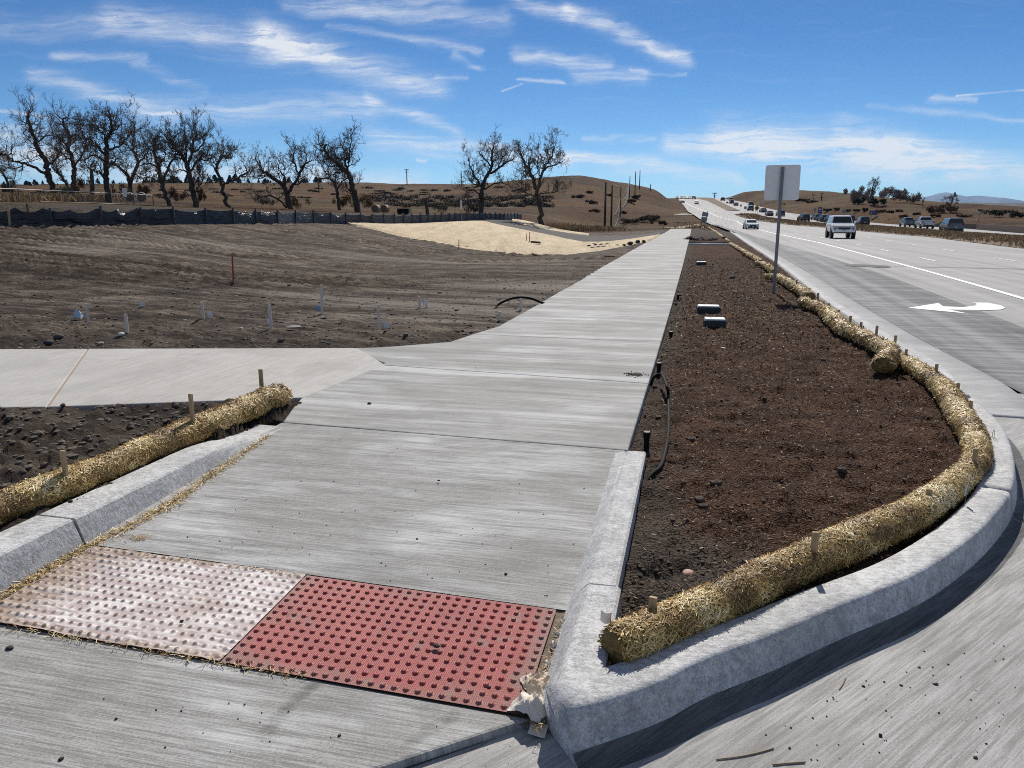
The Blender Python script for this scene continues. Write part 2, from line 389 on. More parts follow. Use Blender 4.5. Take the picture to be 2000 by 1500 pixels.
# ---------------------------------------------------------------- terrain
CP = []
for D in (1.4, 3, 6, 9, 13):
    for U in (-1.4, -.7, -.3, 0.0, .3, .8, 1.4): CP.append((U, D, -0.03))
def cp(px, py, D):
    x, y, z = DP(px, py, D); CP.append((x / y, D, z))
for a in [(-200,442,30),(0,441,31),(100,441,32),(200,440,33),(340,438,36),(460,437.5,40),(545,437,44),(620,436.5,50),(680,437,54),(740,437.5,57),(850,434,67),(944,430,76),(985,429,81),(1018,431,90),
          (0,500,22),(300,486,25),(450,478,30),(620,470,35),(760,457,49),(850,473,46),(920,487,42.5),(1000,496,40),(1060,498,39.5),(1110,497,40),(1150,492,41),(1200,484,43),(1260,472,47),(1000,530,22),(700,520,24),(1150,505,30),
          (850,453,56),(950,460,52),(1050,475,48),(1000,445,66),(1060,458,60),(1120,470,55),(1145,475,52),(1220,469,54),(1295,457,66),
          (1024,441,76),(1120,457,68),(1160,463,64),(1290,450,75),(1040,434,85),(1124,454,78),(1330,446,96),
          (1124,451,88),(1181,448,140),(1193,443,170),(1100,420,170),(1200,415,190),(1250,410,210),(1300,418,230),(1280,400,300),(1180,385,260),(1100,385,240),(1040,425,110),(1120,440,110),(1250,440,130),(1310,433,150),
          (1350,440,120),(1340,421,225),(1229,389,306),(1240,382,310),(1249,369,330),
          (1100,352,300),(1050,353.5,310),(1180,358,310),(1230,364,330),(1260,368,350),(1290,378,400),(1310,385.5,450),(1321,388.5,470),
          (0,362,600),(-250,362,600),(200,360,620),(400,357,620),(560,358,600),(700,358,560),(800,360,520),(900,361,480),(1000,357,400),
          (0,385,150),(200,384,170),(400,392,180),(600,396,190),(800,398,200),(950,403,190),(0,372,350),(300,372,360),(600,376,350),(850,380,330),(950,378,280),
          (0,400,45),(0,393,60),(-250,396,60),(150,397,65),(300,402,72),(400,406,80),(500,409,86),(620,411,95),(700,414,100),(800,416,108),(940,418,115),(1055,438,105),
          (100,384,110),(200,389,110),(330,394,110),(560,406,108),
          (1412,387.8,480),(1450,377,430),(1500,377,400),(1560,380,360),(1620,383,330),(1700,389,300),(1800,396,270),(1850,397,260),(1920,403,240),(2000,409,230),(2250,415,220),
          (1700,411,210),(1600,405,235),(1800,417,185),(1900,423,165),(2000,431,140),(2250,440,120),(1533,410,290),(1470,394,380),(1700,428,175),(1800,434,140),(1900,440,110),(2000,449,92)]: cp(*a)
for px, py, D in [(-250,362,600),(0,362,600),(400,357,620),(700,358,560),(1000,357,400),(1100,352,300),(1260,368,350),(1321,388.5,470),(1450,377,430),(1620,383,330),(1850,397,260),(2250,415,220)]:
    cp(px, py + 16, D * 1.8); cp(px, py + 22, D * 3.5)
for D in (20, 40, 80):
    for px in (1600, 2100): x, y, z = DP(px, 500, D); CP.append((x / y, D, -0.3))
_cp = np.array(CP); _A = np.stack([_cp[:, 0] * 3.0, np.log(_cp[:, 1]) * 1.2], 1); _q = _cp[:, 2] / _cp[:, 1]
def _tps(r2): return 0.5 * r2 * np.log(r2 + 1e-12)
def _d2(A, B): return ((A[:, None, :] - B[None]) ** 2).sum(-1)
_n = len(_A); _K = _tps(_d2(_A, _A)) + np.eye(_n) * 0.004; _P = np.concatenate([np.ones((_n, 1)), _A], 1)
_sol = np.linalg.solve(np.block([[_K, _P], [_P.T, np.zeros((3, 3))]]), np.concatenate([_q, np.zeros(3)]))
def T0(x, y):
    x = np.asarray(x, float); y = np.maximum(np.asarray(y, float), 1.0); sh = x.shape
    A = np.stack([np.clip(x / y, -1.5, 1.5).ravel() * 3.0, np.log(np.clip(y, 1.4, 2200)).ravel() * 1.2], 1); out = np.empty(len(A))
    for i in range(0, len(A), 20000):
        B = A[i:i + 20000]; out[i:i + 20000] = _tps(_d2(B, _A)) @ _sol[:_n] + np.concatenate([np.ones((len(B), 1)), B], 1) @ _sol[_n:]
    return (out * y.ravel()).reshape(sh)
def swL(s):  # left edge of the sidewalk (n) and its right edge
    return np.interp(s, [5.16, 6.04, 7.62, 8.53, 8.67, 9.24, 10.8, 14, 21, 60, 95], [-3.1, -3.37, -3.27, -4.0, -3.70, -3.02, -2.75, -2.74, -2.80, -2.82, -2.84])
def swR(s): return np.interp(s, [0, 5.1, 9, 14, 25, 60, 95], [-.38, -.38, -.36, -.345, -.33, -.36, -.42])
def terrain(x, y, detail=True):
    x = np.asarray(x, float); y = np.asarray(y, float); z = T0(x, y); s, n = SN(x, y)
    if detail:
        near = smooth(3, 7, y) * (1 - smooth(60, 90, y))
        far = smooth(90, 200, y)
        z = z + far * (fbm(x / 40, y / 40, 3, 5) * 3.0 + fbm(x / 9, y / 9, 8, 3) * 0.7) * smooth(0, 60, y - 90)
        # tilled ridges that follow the bank, tracks and clods of the graded field
        ph = (y * 0.93 + x * 0.42 + fbm(x / 14, y / 14, 5, 2) * 4.0)
        amp = smooth(14, 20, y) * (1 - smooth(34, 60, y))
        z = z + amp * near * 0.085 * (1 - 2 * np.abs(np.sin(ph * math.pi / 0.75)) ** .7) * smooth(.25, .6, vn(x / 5, y / 3, 2))
        z = z + near * (fbm(x / 2.6, y / 1.6, 11, 5) * 0.05)
        cl = np.clip(fbm(x / 0.16, y / 0.16, 21, 3) + 0.05, 0, 1)
        ndz = smooth(13.5, 9.8, y + fbm(x / 2, y / 2, 33) * 3); nd2 = smooth(34, 12, y)
        z = z + ndz * (cl * 0.12 + np.abs(fbm(x / 0.5, y / 0.35, 31, 4)) * 0.16 - 0.05) + nd2 * (cl * .03 + np.abs(fbm(x / .6, y / .4, 35, 4)) * .05)
        z = z + smooth(6.30, 6.05, y - (x + 4.35) * .13) * np.where(n < -3.25, .085, 0.0)
        onp = (n < -2.9) & (y < 9.14) & (y > 6.27 + (x + 4.35) * .13)
        z = np.where(onp, np.minimum(z, -.03), z)
        p2 = y * 0.985 - x * 0.10 + fbm(x / 10, y / 10, 6, 2) * 2.5
        z = z - smooth(10.5, 12.5, y) * (1 - smooth(18, 24, y)) * .05 * np.abs(np.sin(p2 * math.pi / .9)) ** 5 * smooth(.32, .55, vn(x / 6, y / 1.2, 4))
    # hold the ground under the slabs: everything between the sidewalk's left edge and the far side of the highway
    l0, l5 = L0(y), L5(y)
    kl = np.where(y < 96, smooth(-2.75, -2.55, n), smooth(-(3 + y * 0.03), -0.4, x - l0))
    kr = 1 - smooth(0.3, 4 + y * 0.02, x - l5)
    k = kl * kr
    depth = np.where((x > l0 - 0.3) | (y < 96), -0.40, -0.15)
    zz = z * (1 - k) + (zroad(y) + depth) * k
    low = ((s < 5.3) & (n > -3.2)) | (s < 2.4)
    return np.where(low, -0.6, zz)
def TZ(x, y): return float(terrain(np.array([x]), np.array([y]), False)[0])
# ---------------------------------------------------------------- ground sheet
def m_ground(t):
    o = t.obj(); gr = t.attr('grass'); dk = t.attr('dark'); fu = t.attr('furrow'); tr = t.attr('pale')
    rot = t.map(o, rot=(0, 0, R(24)))
    st = t.noise(t.map(rot, (0.07, 1.3, 1)), 1.0, 6, 0.70, 0.5)
    st2 = t.noise(t.map(rot, (0.22, 7.0, 1)), 1.0, 4, 0.65)
    md = t.noise(t.map(rot, (2.2, 5.5, 3)), 1.0, 7, 0.75); g = t.noise(o, 18, 6, 0.72); g2 = t.noise(o, 1.1, 5, 0.6); fine = t.noise(o, 70, 3, 0.7)
    k = t.m('ADD', t.m('MULTIPLY', st, 0.65), t.m('ADD', t.m('MULTIPLY', st2, 0.55), t.m('MULTIPLY', g, 0.35)))
    k = t.m('ADD', k, t.m('MULTIPLY', t.m('SUBTRACT', md, 0.5), 0.8))
    k = t.m('ADD', k, t.m('MULTIPLY', t.m('SUBTRACT', g2, 0.5), 0.5))
    dirt = t.ramp(t.step(k, 0.55, 1.08), [(0, (0.042, 0.031, 0.023)), (0.30, (0.105, 0.080, 0.060)), (0.62, (0.205, 0.163, 0.125)), (1, (0.36, 0.30, 0.24))])
    dirt = t.mix(t.m('MULTIPLY', t.step(fine, 0.62, 0.75), 0.5), dirt, (0.24, 0.21, 0.18))
    dirt = t.mix(t.m('MULTIPLY', tr, t.step(t.m('ADD', t.m('MULTIPLY', st, .6), t.m('MULTIPLY', st2, .4)), 0.38, 0.62)), dirt, (0.36, 0.31, 0.26))
    dirt = t.mix(t.m('MULTIPLY', fu, t.m('MULTIPLY', t.step(md, .3, .55), .75)), dirt, (0.045, 0.034, 0.026))
    dirt = t.mix(t.m('MULTIPLY', dk, 0.8), dirt, (0.035, 0.028, 0.022))
    a = t.noise(t.map(o, (0.012, 0.03, 0.03)), 1.0, 8, 0.65); b = t.noise(o, 0.35, 6, 0.75); c = t.noise(o, 2.0, 3, 0.7)
    grs = t.ramp(t.m('ADD', t.m('MULTIPLY', a, 0.6), t.m('MULTIPLY', b, 0.45)), [(0.36, (0.030, 0.013, 0.005)), (0.47, (0.080, 0.034, 0.011)), (0.57, (0.130, 0.062, 0.021)), (0.70, (0.20, 0.120, 0.048))])
    grs = t.mix(t.m('MULTIPLY', t.step(b, 0.52, 0.62), 0.65), grs, (0.028, 0.020, 0.012))
    grs = t.mix(t.m('MULTIPLY', t.step(t.noise(o, 0.05, 6, 0.65), 0.46, 0.62), 0.65), grs, (0.115, 0.092, 0.036))
    grs = t.mix(t.m('MULTIPLY', t.step(t.noise(t.map(o, (.018, .03, .1)), 1.0, 8, .72), .54, .62), .8), grs, (0.032, 0.021, 0.014))
    grs = t.mix(t.m('MULTIPLY', t.step(t.noise(t.map(o, (.03, .05, .1)), 1.0, 6, .7), .57, .68), .6), grs, (0.26, 0.185, 0.10))
    col = t.mix(gr, dirt, grs)
    h = t.m('ADD', t.m('MULTIPLY', g, 1.0), t.m('MULTIPLY', fine, 0.5))
    n1 = t.bump(t.m('ADD', h, t.m('MULTIPLY', md, 3.0)), 1.0, 0.07); n1 = t.bump(t.m('ADD', b, c), t.m('MULTIPLY', gr, 0.8), 0.8, n1)
    return {'Base Color': col, 'Roughness': 0.95, 'Normal': n1, 'Specular IOR Level': 0.15}
M_ground = mat('bare_earth_and_prairie', m_ground)
Uc = np.concatenate([np.linspace(-3, -.80, 34), np.linspace(-.79, .79, 560), np.linspace(.80, 3, 34)])
Dr = np.concatenate([np.geomspace(1.2, 16, 250), np.geomspace(16.15, 100, 260), np.geomspace(101, 520, 170), np.geomspace(530, 1500, 16)])
UU, DD = np.meshgrid(Uc, Dr); gx, gy = UU * DD, DD
gz = terrain(gx, gy)
pxl, pyl = PJ(gx, gy, gz)
fence_px = [-400, 0, 100, 200, 340, 460, 545, 620, 680, 740, 850, 944, 985, 1018, 1060, 1130, 1290, 1345, 1600]
fence_D = [29, 31, 32, 33, 36, 40, 44, 50, 54, 57, 67, 76, 81, 88, 86, 80, 78, 97, 97]
pxu = 1000 + F * UU / (cP + 0.2225 * sP)          # column of the azimuth at the horizon
fD = np.interp(pxu, fence_px, fence_D)
soil_end = np.interp(pxu, [-400, 0, 300, 500, 900, 1000, 1060, 1400], [14, 14, 24, 30, 28, 4, 2, 2])
dirtmask = 1 - smooth(0, 1, (gy - fD - soil_end + fbm(gx / 3, gy / 3, 41) * 6) / 3)
dirtmask = np.where(gx > L0(gy) - 2, 0, dirtmask)
pale = smooth(0.02, 0.22, fbm(gx / 7, gy / 3.5, 51, 4)) * smooth(9.5, 14, gy) * smooth(40, 26, gy)
dark = np.maximum(smooth(0.5, 2, gy - fD) * 0.75, smooth(11.5, 9.5, gy + fbm(gx / 1.5, gy / 1.5, 61) * 3) * 0.55) * dirtmask
ph_ = gy * 0.93 + gx * 0.42 + fbm(gx / 14, gy / 14, 5, 2) * 4.0
furrow = np.abs(np.sin(ph_ * math.pi / 0.75)) ** 3 * smooth(.25, .6, vn(gx / 5, gy / 3, 2)) * smooth(14, 20, gy) * (1 - smooth(34, 60, gy)) * dirtmask
ph2_ = gy * 0.985 - gx * 0.10 + fbm(gx / 10, gy / 10, 6, 2) * 2.5
furrow = np.maximum(furrow, np.abs(np.sin(ph2_ * math.pi / 0.9)) ** 5 * smooth(.32, .55, vn(gx / 6, gy / 1.2, 4)) * smooth(10.5, 12, gy) * (1 - smooth(18, 24, gy)) * dirtmask)
o = grid_obj('ground', gx, gy, gz, M_ground, attrs={'furrow': furrow, 'grass': 1 - dirtmask, 'dark': dark, 'pale': pale}); struct(o)
# the same ground behind and beside the camera, out to the horizon
mb = MB(); mb.prism([(-3000, -3000), (3000, -3000), (3000, 1.6), (-3000, 1.6)], -1.2, -0.9)
o = mb.build('ground_behind', flat('earth_plain', (0.13, 0.10, 0.075), 0.95)); struct(o)
mb = MB(); th_ = np.linspace(0, 2 * math.pi, 64, endpoint=False)
far_in = [(1300 * math.sin(a), 1300 * math.cos(a), -22) for a in th_]; far_out = [(23500 * math.sin(a), 23500 * math.cos(a), -60) for a in th_]
mb.add(far_in + far_out, [(k, (k + 1) % 64, 64 + (k + 1) % 64, 64 + k) for k in range(64)])
o = mb.build('plain', flat('distant_prairie', (0.09, 0.075, 0.05), 0.95, scale=0.01)); struct(o)

# ---------------------------------------------------------------- slabs
M_walk = concrete('broomed_concrete', (0.23, 0.226, 0.215), (0.41, 0.405, 0.39), (1.0, 62.0), patch=0.62, white=(0.60, 0.60, 0.60), band=.6)
M_path = concrete('warm_concrete', (0.36, 0.345, 0.32), (0.50, 0.485, 0.46), (45.0, 2.0), angle=R(0), patch=0.35, white=(0.62, 0.60, 0.57), bstr=0.2)
M_ramp = concrete('ramp_concrete', (0.22, 0.216, 0.205), (0.41, 0.405, 0.39), (1.6, 70.0), patch=0.75, white=(0.63, 0.635, 0.635), blotch=(0.42, 0.66))
M_street = concrete('street_concrete', (0.25, 0.245, 0.235), (0.43, 0.425, 0.415), (1.5, 60.0), angle=R(-38), patch=0.45, white=(0.60, 0.60, 0.60), bstr=0.5)
M_curb = concrete('curb_concrete', (0.35, 0.35, 0.35), (0.64, 0.64, 0.635), (14.0, 40.0), patch=0.5, white=(0.76, 0.76, 0.76), bstr=0.6, zs=30.0, worm=.6)
M_joint = flat('joint_dirt', (0.055, 0.05, 0.045), 0.95)
ROT = (0, 0, -TH)      # slabs are modelled in the sidewalk's own frame: x = n, y = s
def slab(name, polys, m, zt=0.0, thick=0.12, bev=0.012, holes=None):
    mb = MB()
    for p in polys: mb.prism(p, zt - thick, zt, bev)
    return struct(mb.build(name, m, rot=ROT))
js = [5.17, 7.46] + list(np.arange(9.9, 95, 2.44)) + [95.0]
polys = []
for a, b in zip(js, js[1:]):
    g_ = 0.006; nL = max(2, int((b - a) / (0.07 if a < 12 else 0.35))); ss = np.linspace(a + g_, b - g_, nL + 1)
    def sk(s, n): return s - sum((.095 if abs(j_ - 7.46) < .1 else .042) * (n + 1.7) * max(0, 1 - abs(s - j_) / .5) for j_ in (a, b))          # the cross joints run slightly skew
    lf = [(swL(s), s) for s in ss]; rt = [(swR(s), s) for s in ss]
    polys.append([(n, sk(s, n)) for n, s in rt] + [(n, sk(s, n)) for n, s in lf[::-1]])
mb = MB()
for p in polys:     # strips of quads so that concave outlines stay clean
    h_ = len(p) // 2; rt = p[:h_]; lf = p[h_:][::-1]
    vs = []; fs = []
    for zz in (0.0, -0.13):
        for q in (rt, lf): vs += [(x, y, zz) for x, y in q]
    for k in range(h_ - 1):
        fs += [(k, k + 1, h_ + k + 1, h_ + k), (2 * h_ + k, 3 * h_ + k, 3 * h_ + k + 1, 2 * h_ + k + 1), (k, 2 * h_ + k, 2 * h_ + k + 1, k + 1), (h_ + k, h_ + k + 1, 3 * h_ + k + 1, 3 * h_ + k)]
    e = h_ - 1
    fs += [(0, h_, 3 * h_, 2 * h_), (e, 2 * h_ + e, 3 * h_ + e, h_ + e)]
    mb.add(vs, fs)
sw = mb.build('sidewalk', M_walk, rot=ROT); struct(sw)
bv = sw.modifiers.new('b', 'BEVEL'); bv.width = 0.012; bv.segments = 2; bv.limit_method = 'ANGLE'; bv.angle_limit = R(50)
mb = MB(); mb.prism([(-2.7, 5.3), (-.48, 5.2), (-.48, 94.5), (-2.7, 94.5)], -0.125, -0.022)
struct(mb.build('sidewalk_bedding', M_joint, rot=ROT))
# path that meets the sidewalk from the left
def sn3(px, py): s, n = SN(*G(px, py)[:2]); return (n, s)
q1, q2, q3 = sn3(690, 680), sn3(745, 712), sn3(588, 777)
topl = sn3(-700, 684); botl = sn3(-900, 806); mid_t = sn3(172, 681.5); mid_b = sn3(92, 795)
mb = MB()
d = 0.008
mb.prism([q1, (q1[0] + .05, q1[1] + .01), (q2[0] + .05, q2[1] - .01), (q3[0] + .02, q3[1] + .004), (mid_b[0] + d, mid_b[1]), (mid_t[0] + d, mid_t[1])][1:], -.12, 0.004, 0.0)
mb.prism([(mid_t[0] - d, mid_t[1]), (mid_b[0] - d, mid_b[1]), botl, topl], -.12, 0.003, 0.0)
pa = mb.build('path', M_path, rot=ROT); struct(pa)
bv = pa.modifiers.new('b', 'BEVEL'); bv.width = 0.012; bv.segments = 2; bv.limit_method = 'ANGLE'; bv.angle_limit = R(50)
mb = MB(); mb.prism([(mid_t[0] - .05, mid_t[1]), (mid_b[0] - .05, mid_b[1] + .02), (mid_b[0] + .05, mid_b[1] + .02), (mid_t[0] + .05, mid_t[1])], -.11, -0.006)
struct(mb.build('path_bedding', flat('joint_sand', (0.30, 0.22, 0.14), 0.95), rot=ROT))

# ramp: falls from the sidewalk joint to the street
def zramp(s): return np.where(s > 5.16, 0.0, -0.0375 * (5.16 - s))
ss = np.linspace(3.035, 5.158, 24); nn = np.linspace(-3.10, -0.40, 30)
NN, SS = np.meshgrid(nn, ss); SSk = SS - 0.10 * (NN + 1.7) / 2.7 * smooth(4, 5.158, SS)
SSk = SS - 0.037 * (NN + 1.7)
ra = grid_obj('ramp', NN, SSk, zramp(SSk), M_ramp, smooth_=False); ra.rotation_euler = ROT; struct(ra)
# apron in front of the tactile panels
A1 = SN(*G(1022, 1411, -.12)[:2]); A2 = SN(*G(760, 1500, -.125)[:2]); A3 = (2 * A2[0] - A1[0] - 1.2, A2[1] - (A1[1] - A2[1]) * 3.2)
mb = MB(); fr = 2.305
ap = [(-0.47, fr - .02), (A1[1], A1[0]), (A2[1], A2[0]), (A2[1] - 3 * (A1[1] - A2[1]), A2[0] - 3 * (A1[0] - A2[0])), (-6.0, 0.2), (-6.0, fr + .1), (-3.06, fr + .08)]
mb.prism(ap, -.2, -.112, 0.0)
mbj = MB(); a1, a2 = Vector(G(1024, 1414, -.143)), Vector(G(700, 1527, -.143)); nn_ = Vector((.008, -.014, 0)); mbj.add([a1, a2, a2 + nn_, a1 + nn_], [(0, 1, 2, 3)]); struct(mbj.build('apron_joint', M_joint))
apo = mb.build('ramp_apron', M_ramp, rot=ROT); struct(apo)
bv = apo.modifiers.new('b', 'BEVEL'); bv.width = 0.014; bv.segments = 2; bv.limit_method = 'ANGLE'; bv.angle_limit = R(40)
# street sheet and its joint with the highway lanes
J1 = G(1890, 767, -.145); J2 = G(2000, 769, -.145); jd = (J2[0] - J1[0], J2[1] - J1[1]); jx = lambda x: J1[1] + (x - J1[0]) * jd[1] / jd[0]
mb = MB(); mb.prism([(-14, -8), (40, -8), (40, jx(40)), (J1[0] - 3, jx(J1[0] - 3)), (-0.5, 4.6), (-3.2, 3.4), (-14, 1.0)], -.3, -.145)
struct(mb.build('street', M_street))

# ---------------------------------------------------------------- highway strips
def strip(name, fa, fb, Y, m, lift=0.0, nx=2, mound=0.0, smooth_=True, attrs=None):
    tt = np.linspace(0, 1, nx); YY, TT = np.meshgrid(Y, tt, indexing='ij'); a = fa(YY); b = fb(YY)
    X = a + (b - a) * TT; Z = zroad(YY) + lift + mound * np.sin(np.pi * TT) ** 0.7
    if mound: Z = Z + mound * 0.7 * fbm(X / 1.3, YY / 1.3, 71, 3)
    return struct(grid_obj(name, X, YY, Z, m, smooth_))
def roadmat(name, c1, c2, c3, seam=4.5, lng=True, contrast=1.0):
    def f(t):
        o = t.map(t.obj(), rot=(0, 0, R(15.2)))
        lo = t.noise(t.map(o, (2.2, 0.035, 1)), 1.0, 5, 0.6); lo2 = t.noise(t.map(o, (0.5, 0.02, 1)), 1.0, 4, 0.6)
        cr = t.noise(t.map(o, (0.35, 6.0, 1)), 1.0, 5, 0.68); cr2 = t.noise(t.map(o, (0.6, 1.6, 1)), 1.0, 4, 0.6); g = t.noise(o, 90, 3, 0.7)
        k = t.m('ADD', t.m('MULTIPLY', lo, 0.7), t.m('ADD', t.m('MULTIPLY', cr, 0.4 * contrast), t.m('MULTIPLY', g, 0.25)))
        k = t.m('ADD', k, t.m('MULTIPLY', t.m('ADD', cr2, lo2), 0.3))
        c = t.ramp(t.step(k, 0.62 + .2 * (contrast - 1), 1.28 + .2 * (contrast - 1)), [(0, c1), (0.5, c2), (1, c3)])
        if seam:
            x = t.n('ShaderNodeSeparateXYZ', {0: o}); yj = t.m('PINGPONG', x.outputs[1], seam / 2)
            c = t.mix(t.m('MULTIPLY', t.step(yj, 0.035, 0.01), 0.6), c, (0.12, 0.115, 0.11))
        return {'Base Color': c, 'Roughness': 0.8, 'Normal': t.bump(t.m('ADD', cr, g), 0.3, 0.01), 'Specular IOR Level': 0.12}
    return mat(name, f)
M_hwy = roadmat('worn_highway_concrete', (0.24, 0.235, 0.228), (0.36, 0.352, 0.342), (0.46, 0.45, 0.44), 0)
M_new = roadmat('fresh_grey_pavement', (0.095, 0.097, 0.100), (0.185, 0.187, 0.190), (0.34, 0.34, 0.34), 0, contrast=2.2)
M_pan = concrete('gutter_concrete', (0.36, 0.355, 0.345), (0.50, 0.495, 0.485), (2.0, 30.0), patch=0.5)
Yn = np.concatenate([np.geomspace(7.15, 60, 70), np.geomspace(62, 520, 120)])
Yf = np.concatenate([np.linspace(-60, 7, 10), Yn])
strip('highway', L0, L3, np.concatenate([np.geomspace(7.15, 60, 70), np.geomspace(62, 540, 120)]), M_hwy, 0.0, 4)
strip('far_carriageway', lambda Y: L4(Y) - 0.05, L5, np.concatenate([np.linspace(-60, 7, 10), np.geomspace(7.15, 540, 190)]), M_hwy, 0.0, 3)
yl = np.concatenate([np.geomspace(7.15, 60, 60), np.geomspace(62, 168, 40)])
def jclip(f, off=0.06): return lambda Y: f(Y)
strip('turn_lane', lambda Y: L0(Y) + 0.0, L1, yl[yl > 7.2], M_new, 0.004)
mp = mat('road_paint', lambda t: {'Base Color': t.mix(t.step(t.noise(t.obj(), 14, 6, 0.7), 0.60, 0.72), (0.80, 0.80, 0.79), (0.45, 0.45, 0.45)), 'Roughness': 0.55})
yw = np.concatenate([np.geomspace(7.15, 60, 60), np.geomspace(62, 470, 80)])
strip('edge_line', lambda Y: L2(Y) - 0.085, lambda Y: L2(Y) + 0.085, yw, mp, 0.009)
def dash(Y0, Y1, f):
    P = np.linspace(Y0, Y1, 4); return [(float(f(y)) + o_, y, float(zroad(y)) + 0.009) for y in P for o_ in (-0.075, 0.075)]
mb = MB()
da = [RP(1690, 465), RP(1765, 475), RP(1870, 489)]; db = [RP(1660, 476), RP(1738, 489)]
wid = lambda Y: L3(Y) - L2(Y)
offa = float(np.mean([(p[0] - L2(p[1])) / wid(p[1]) for p in da])); offb = float(np.mean([(p[0] - L2(p[1])) / wid(p[1]) for p in db]))
def dashrow(off, start):
    y = start
    while y < 470:
        f = lambda Y: L2(Y) + wid(Y) * off
        vs = dash(y, y + 3.0, f); mb.add(vs, [(2 * k, 2 * k + 1, 2 * k + 3, 2 * k + 2) for k in range(3)]); y += 9.6 if y < 150 else 12.2
dashrow(offa, da[2][1] - 1.5 - 9.6 * 2); dashrow(offb, db[1][1] - 1.5 - 9.6)
for oo in (0.35, 0.67):
    y = 30
    while y < 470:
        f = lambda Y, oo=oo: L4(Y) + (L5(Y) - L4(Y)) * oo
        vs = dash(y, y + 3.0, f); mb.add(vs, [(2 * k, 2 * k + 1, 2 * k + 3, 2 * k + 2) for k in range(3)]); y += 12.2
struct(mb.build('lane_lines', flat('worn_lane_paint', (.58, .58, .57), .6, var=.2, scale=3)))
# turn arrow painted in the turn lane (points left in the photograph)
ARW = [(1773,602),(1833,592.5),(1842,599),(1880,600.5),(1903,598),(1908,594.5),(1900,591.5),(1930,592),(1955,597),(1964,602),(1955,605.5),(1930,606.5),(1853,605.5),(1893,613.5)]
mb = MB(); vs = [RP(*p, 0.009) for p in ARW]
mb.add(vs, [(0, 1, 2, 12), (0, 12, 13), (2, 3, 11, 12), (3, 4, 10, 11), (4, 8, 9, 10), (4, 5, 7, 8), (5, 6, 7)])
struct(mb.build('turn_arrow', mp))
# black tar patch with loose asphalt across the line
mb = MB(); tar = [(1650,518),(1668,516.5),(1700,517.5),(1735,519.5),(1742,522),(1725,523.5),(1690,521.5),(1665,521)]
mb.add([RP(*p, 0.012) for p in tar], [tuple(range(8))]); struct(mb.build('asphalt_patch', flat('black_tar', (0.03, 0.03, 0.03), 0.8)))
mb = MB(); tk = [(1745,521),(1850,523),(2000,526.5),(2000,524.5),(1850,521),(1745,519.8)]
mb.add([RP(*p, 0.006) for p in tk], [(0, 1, 4, 5), (1, 2, 3, 4)]); struct(mb.build('tar_seal', flat('tar_seal', (0.17, 0.165, 0.16), 0.7)))
# median
M_med = mat('median_earth', lambda t: {'Base Color': t.ramp(t.m('ADD', t.m('MULTIPLY', t.noise(t.obj(), 1.4, 7, 0.7), 0.6), t.m('MULTIPLY', t.noise(t.obj(), 9, 4, 0.7), 0.4)), [(0.35, (0.05, 0.032, 0.018)), (0.5, (0.13, 0.085, 0.048)), (0.66, (0.25, 0.18, 0.11))]), 'Roughness': 0.95})
gapA, gapB = RP(1433, 419)[1], RP(1425, 411.5)[1]
strip('median', L3, L4, np.concatenate([np.linspace(-20, 20, 12), np.linspace(21, gapA, 160)]), M_med, 0.01, 14, 0.22)
strip('median', L3, L4, np.linspace(gapB, 520, 60), M_med, 0.01, 8, 0.25)
strip('median_crossover', lambda Y: L3(Y) - 0.3, lambda Y: L4(Y) + 0.3, np.linspace(gapA - 1, gapB + 1, 8), M_hwy, 0.006)
# gutter pan beside the turn lane, kerb under the straw wattles
def npan(Y): return L0(Y)
LIPPX = [(1112,1393),(1280,1338),(1370,1293),(1505,1243),(1640,1185),(1775,1131),(1865,1077),(1930,1022),(1975,960),(1982,900),(1962,838),(1925,797),(1892,770)]
lip = [Vector(G(px, py, 0.02)) for px, py in LIPPX]
gn = lambda Y: float(L0(Y)) - 0.62
for Y in (7.9, 9.5, 12, 16, 22, 30, 42, 58, 75, 95): lip.append(Vector((gn(Y), Y, 0.02)))
lip = resample(catmull(lip, 10), 0.10)

_lD = np.log(Dr)
def TG(x, y):                          # quick look-up in the finished ground sheet
    x = np.asarray(x, float); y = np.asarray(y, float); fu = np.interp(x / y, Uc, np.arange(len(Uc))); fd = np.interp(np.log(y), _lD, np.arange(len(Dr)))
    i = np.clip(fd.astype(int), 0, len(Dr) - 2); j = np.clip(fu.astype(int), 0, len(Uc) - 2); a = fd - i; b_ = fu - j
    return (gz[i, j] * (1 - b_) + gz[i, j + 1] * b_) * (1 - a) + (gz[i + 1, j] * (1 - b_) + gz[i + 1, j + 1] * b_) * a
# ---------------------------------------------------------------- kerbs
def sweep(name, path, prof, m, matidx=None, cap=True):
    n = len(prof); mb = MB(); P = []
    for i, p in enumerate(path):
        tn = (path[min(i + 1, len(path) - 1)] - path[max(i - 1, 0)]); tn.z = 0; tn.normalize()
        dz_ = float(zroad(p.y)) + .145; P.append([(p.x + tn.y * o_, p.y - tn.x * o_, z + dz_) for o_, z in prof])
    for ring in P: mb.v += ring
    for i in range(len(P) - 1):
        for k in range(n - 1):
            mb.f.append((i * n + k, i * n + k + 1, (i + 1) * n + k + 1, (i + 1) * n + k)); mb.mi.append(0 if matidx is None else matidx[k])
    if cap:
        for e in (0, len(P) - 1): mb.f.append(tuple(e * n + k for k in range(n))); mb.mi.append(0)
    return struct(mb.build(name, m, smooth_=True))
kprof = [(-.17, -.14), (-.17, .018), (-.155, .024), (-.03, .027), (-.012, .024), (-.002, .014), (.003, -.004), (.016, -.07), (.026, -.112), (.040, -.132), (.065, -.1405), (.115, -.1432), (.19, -.152)]
ncurve = next(i for i, p in enumerate(lip) if p.y > 6.55)
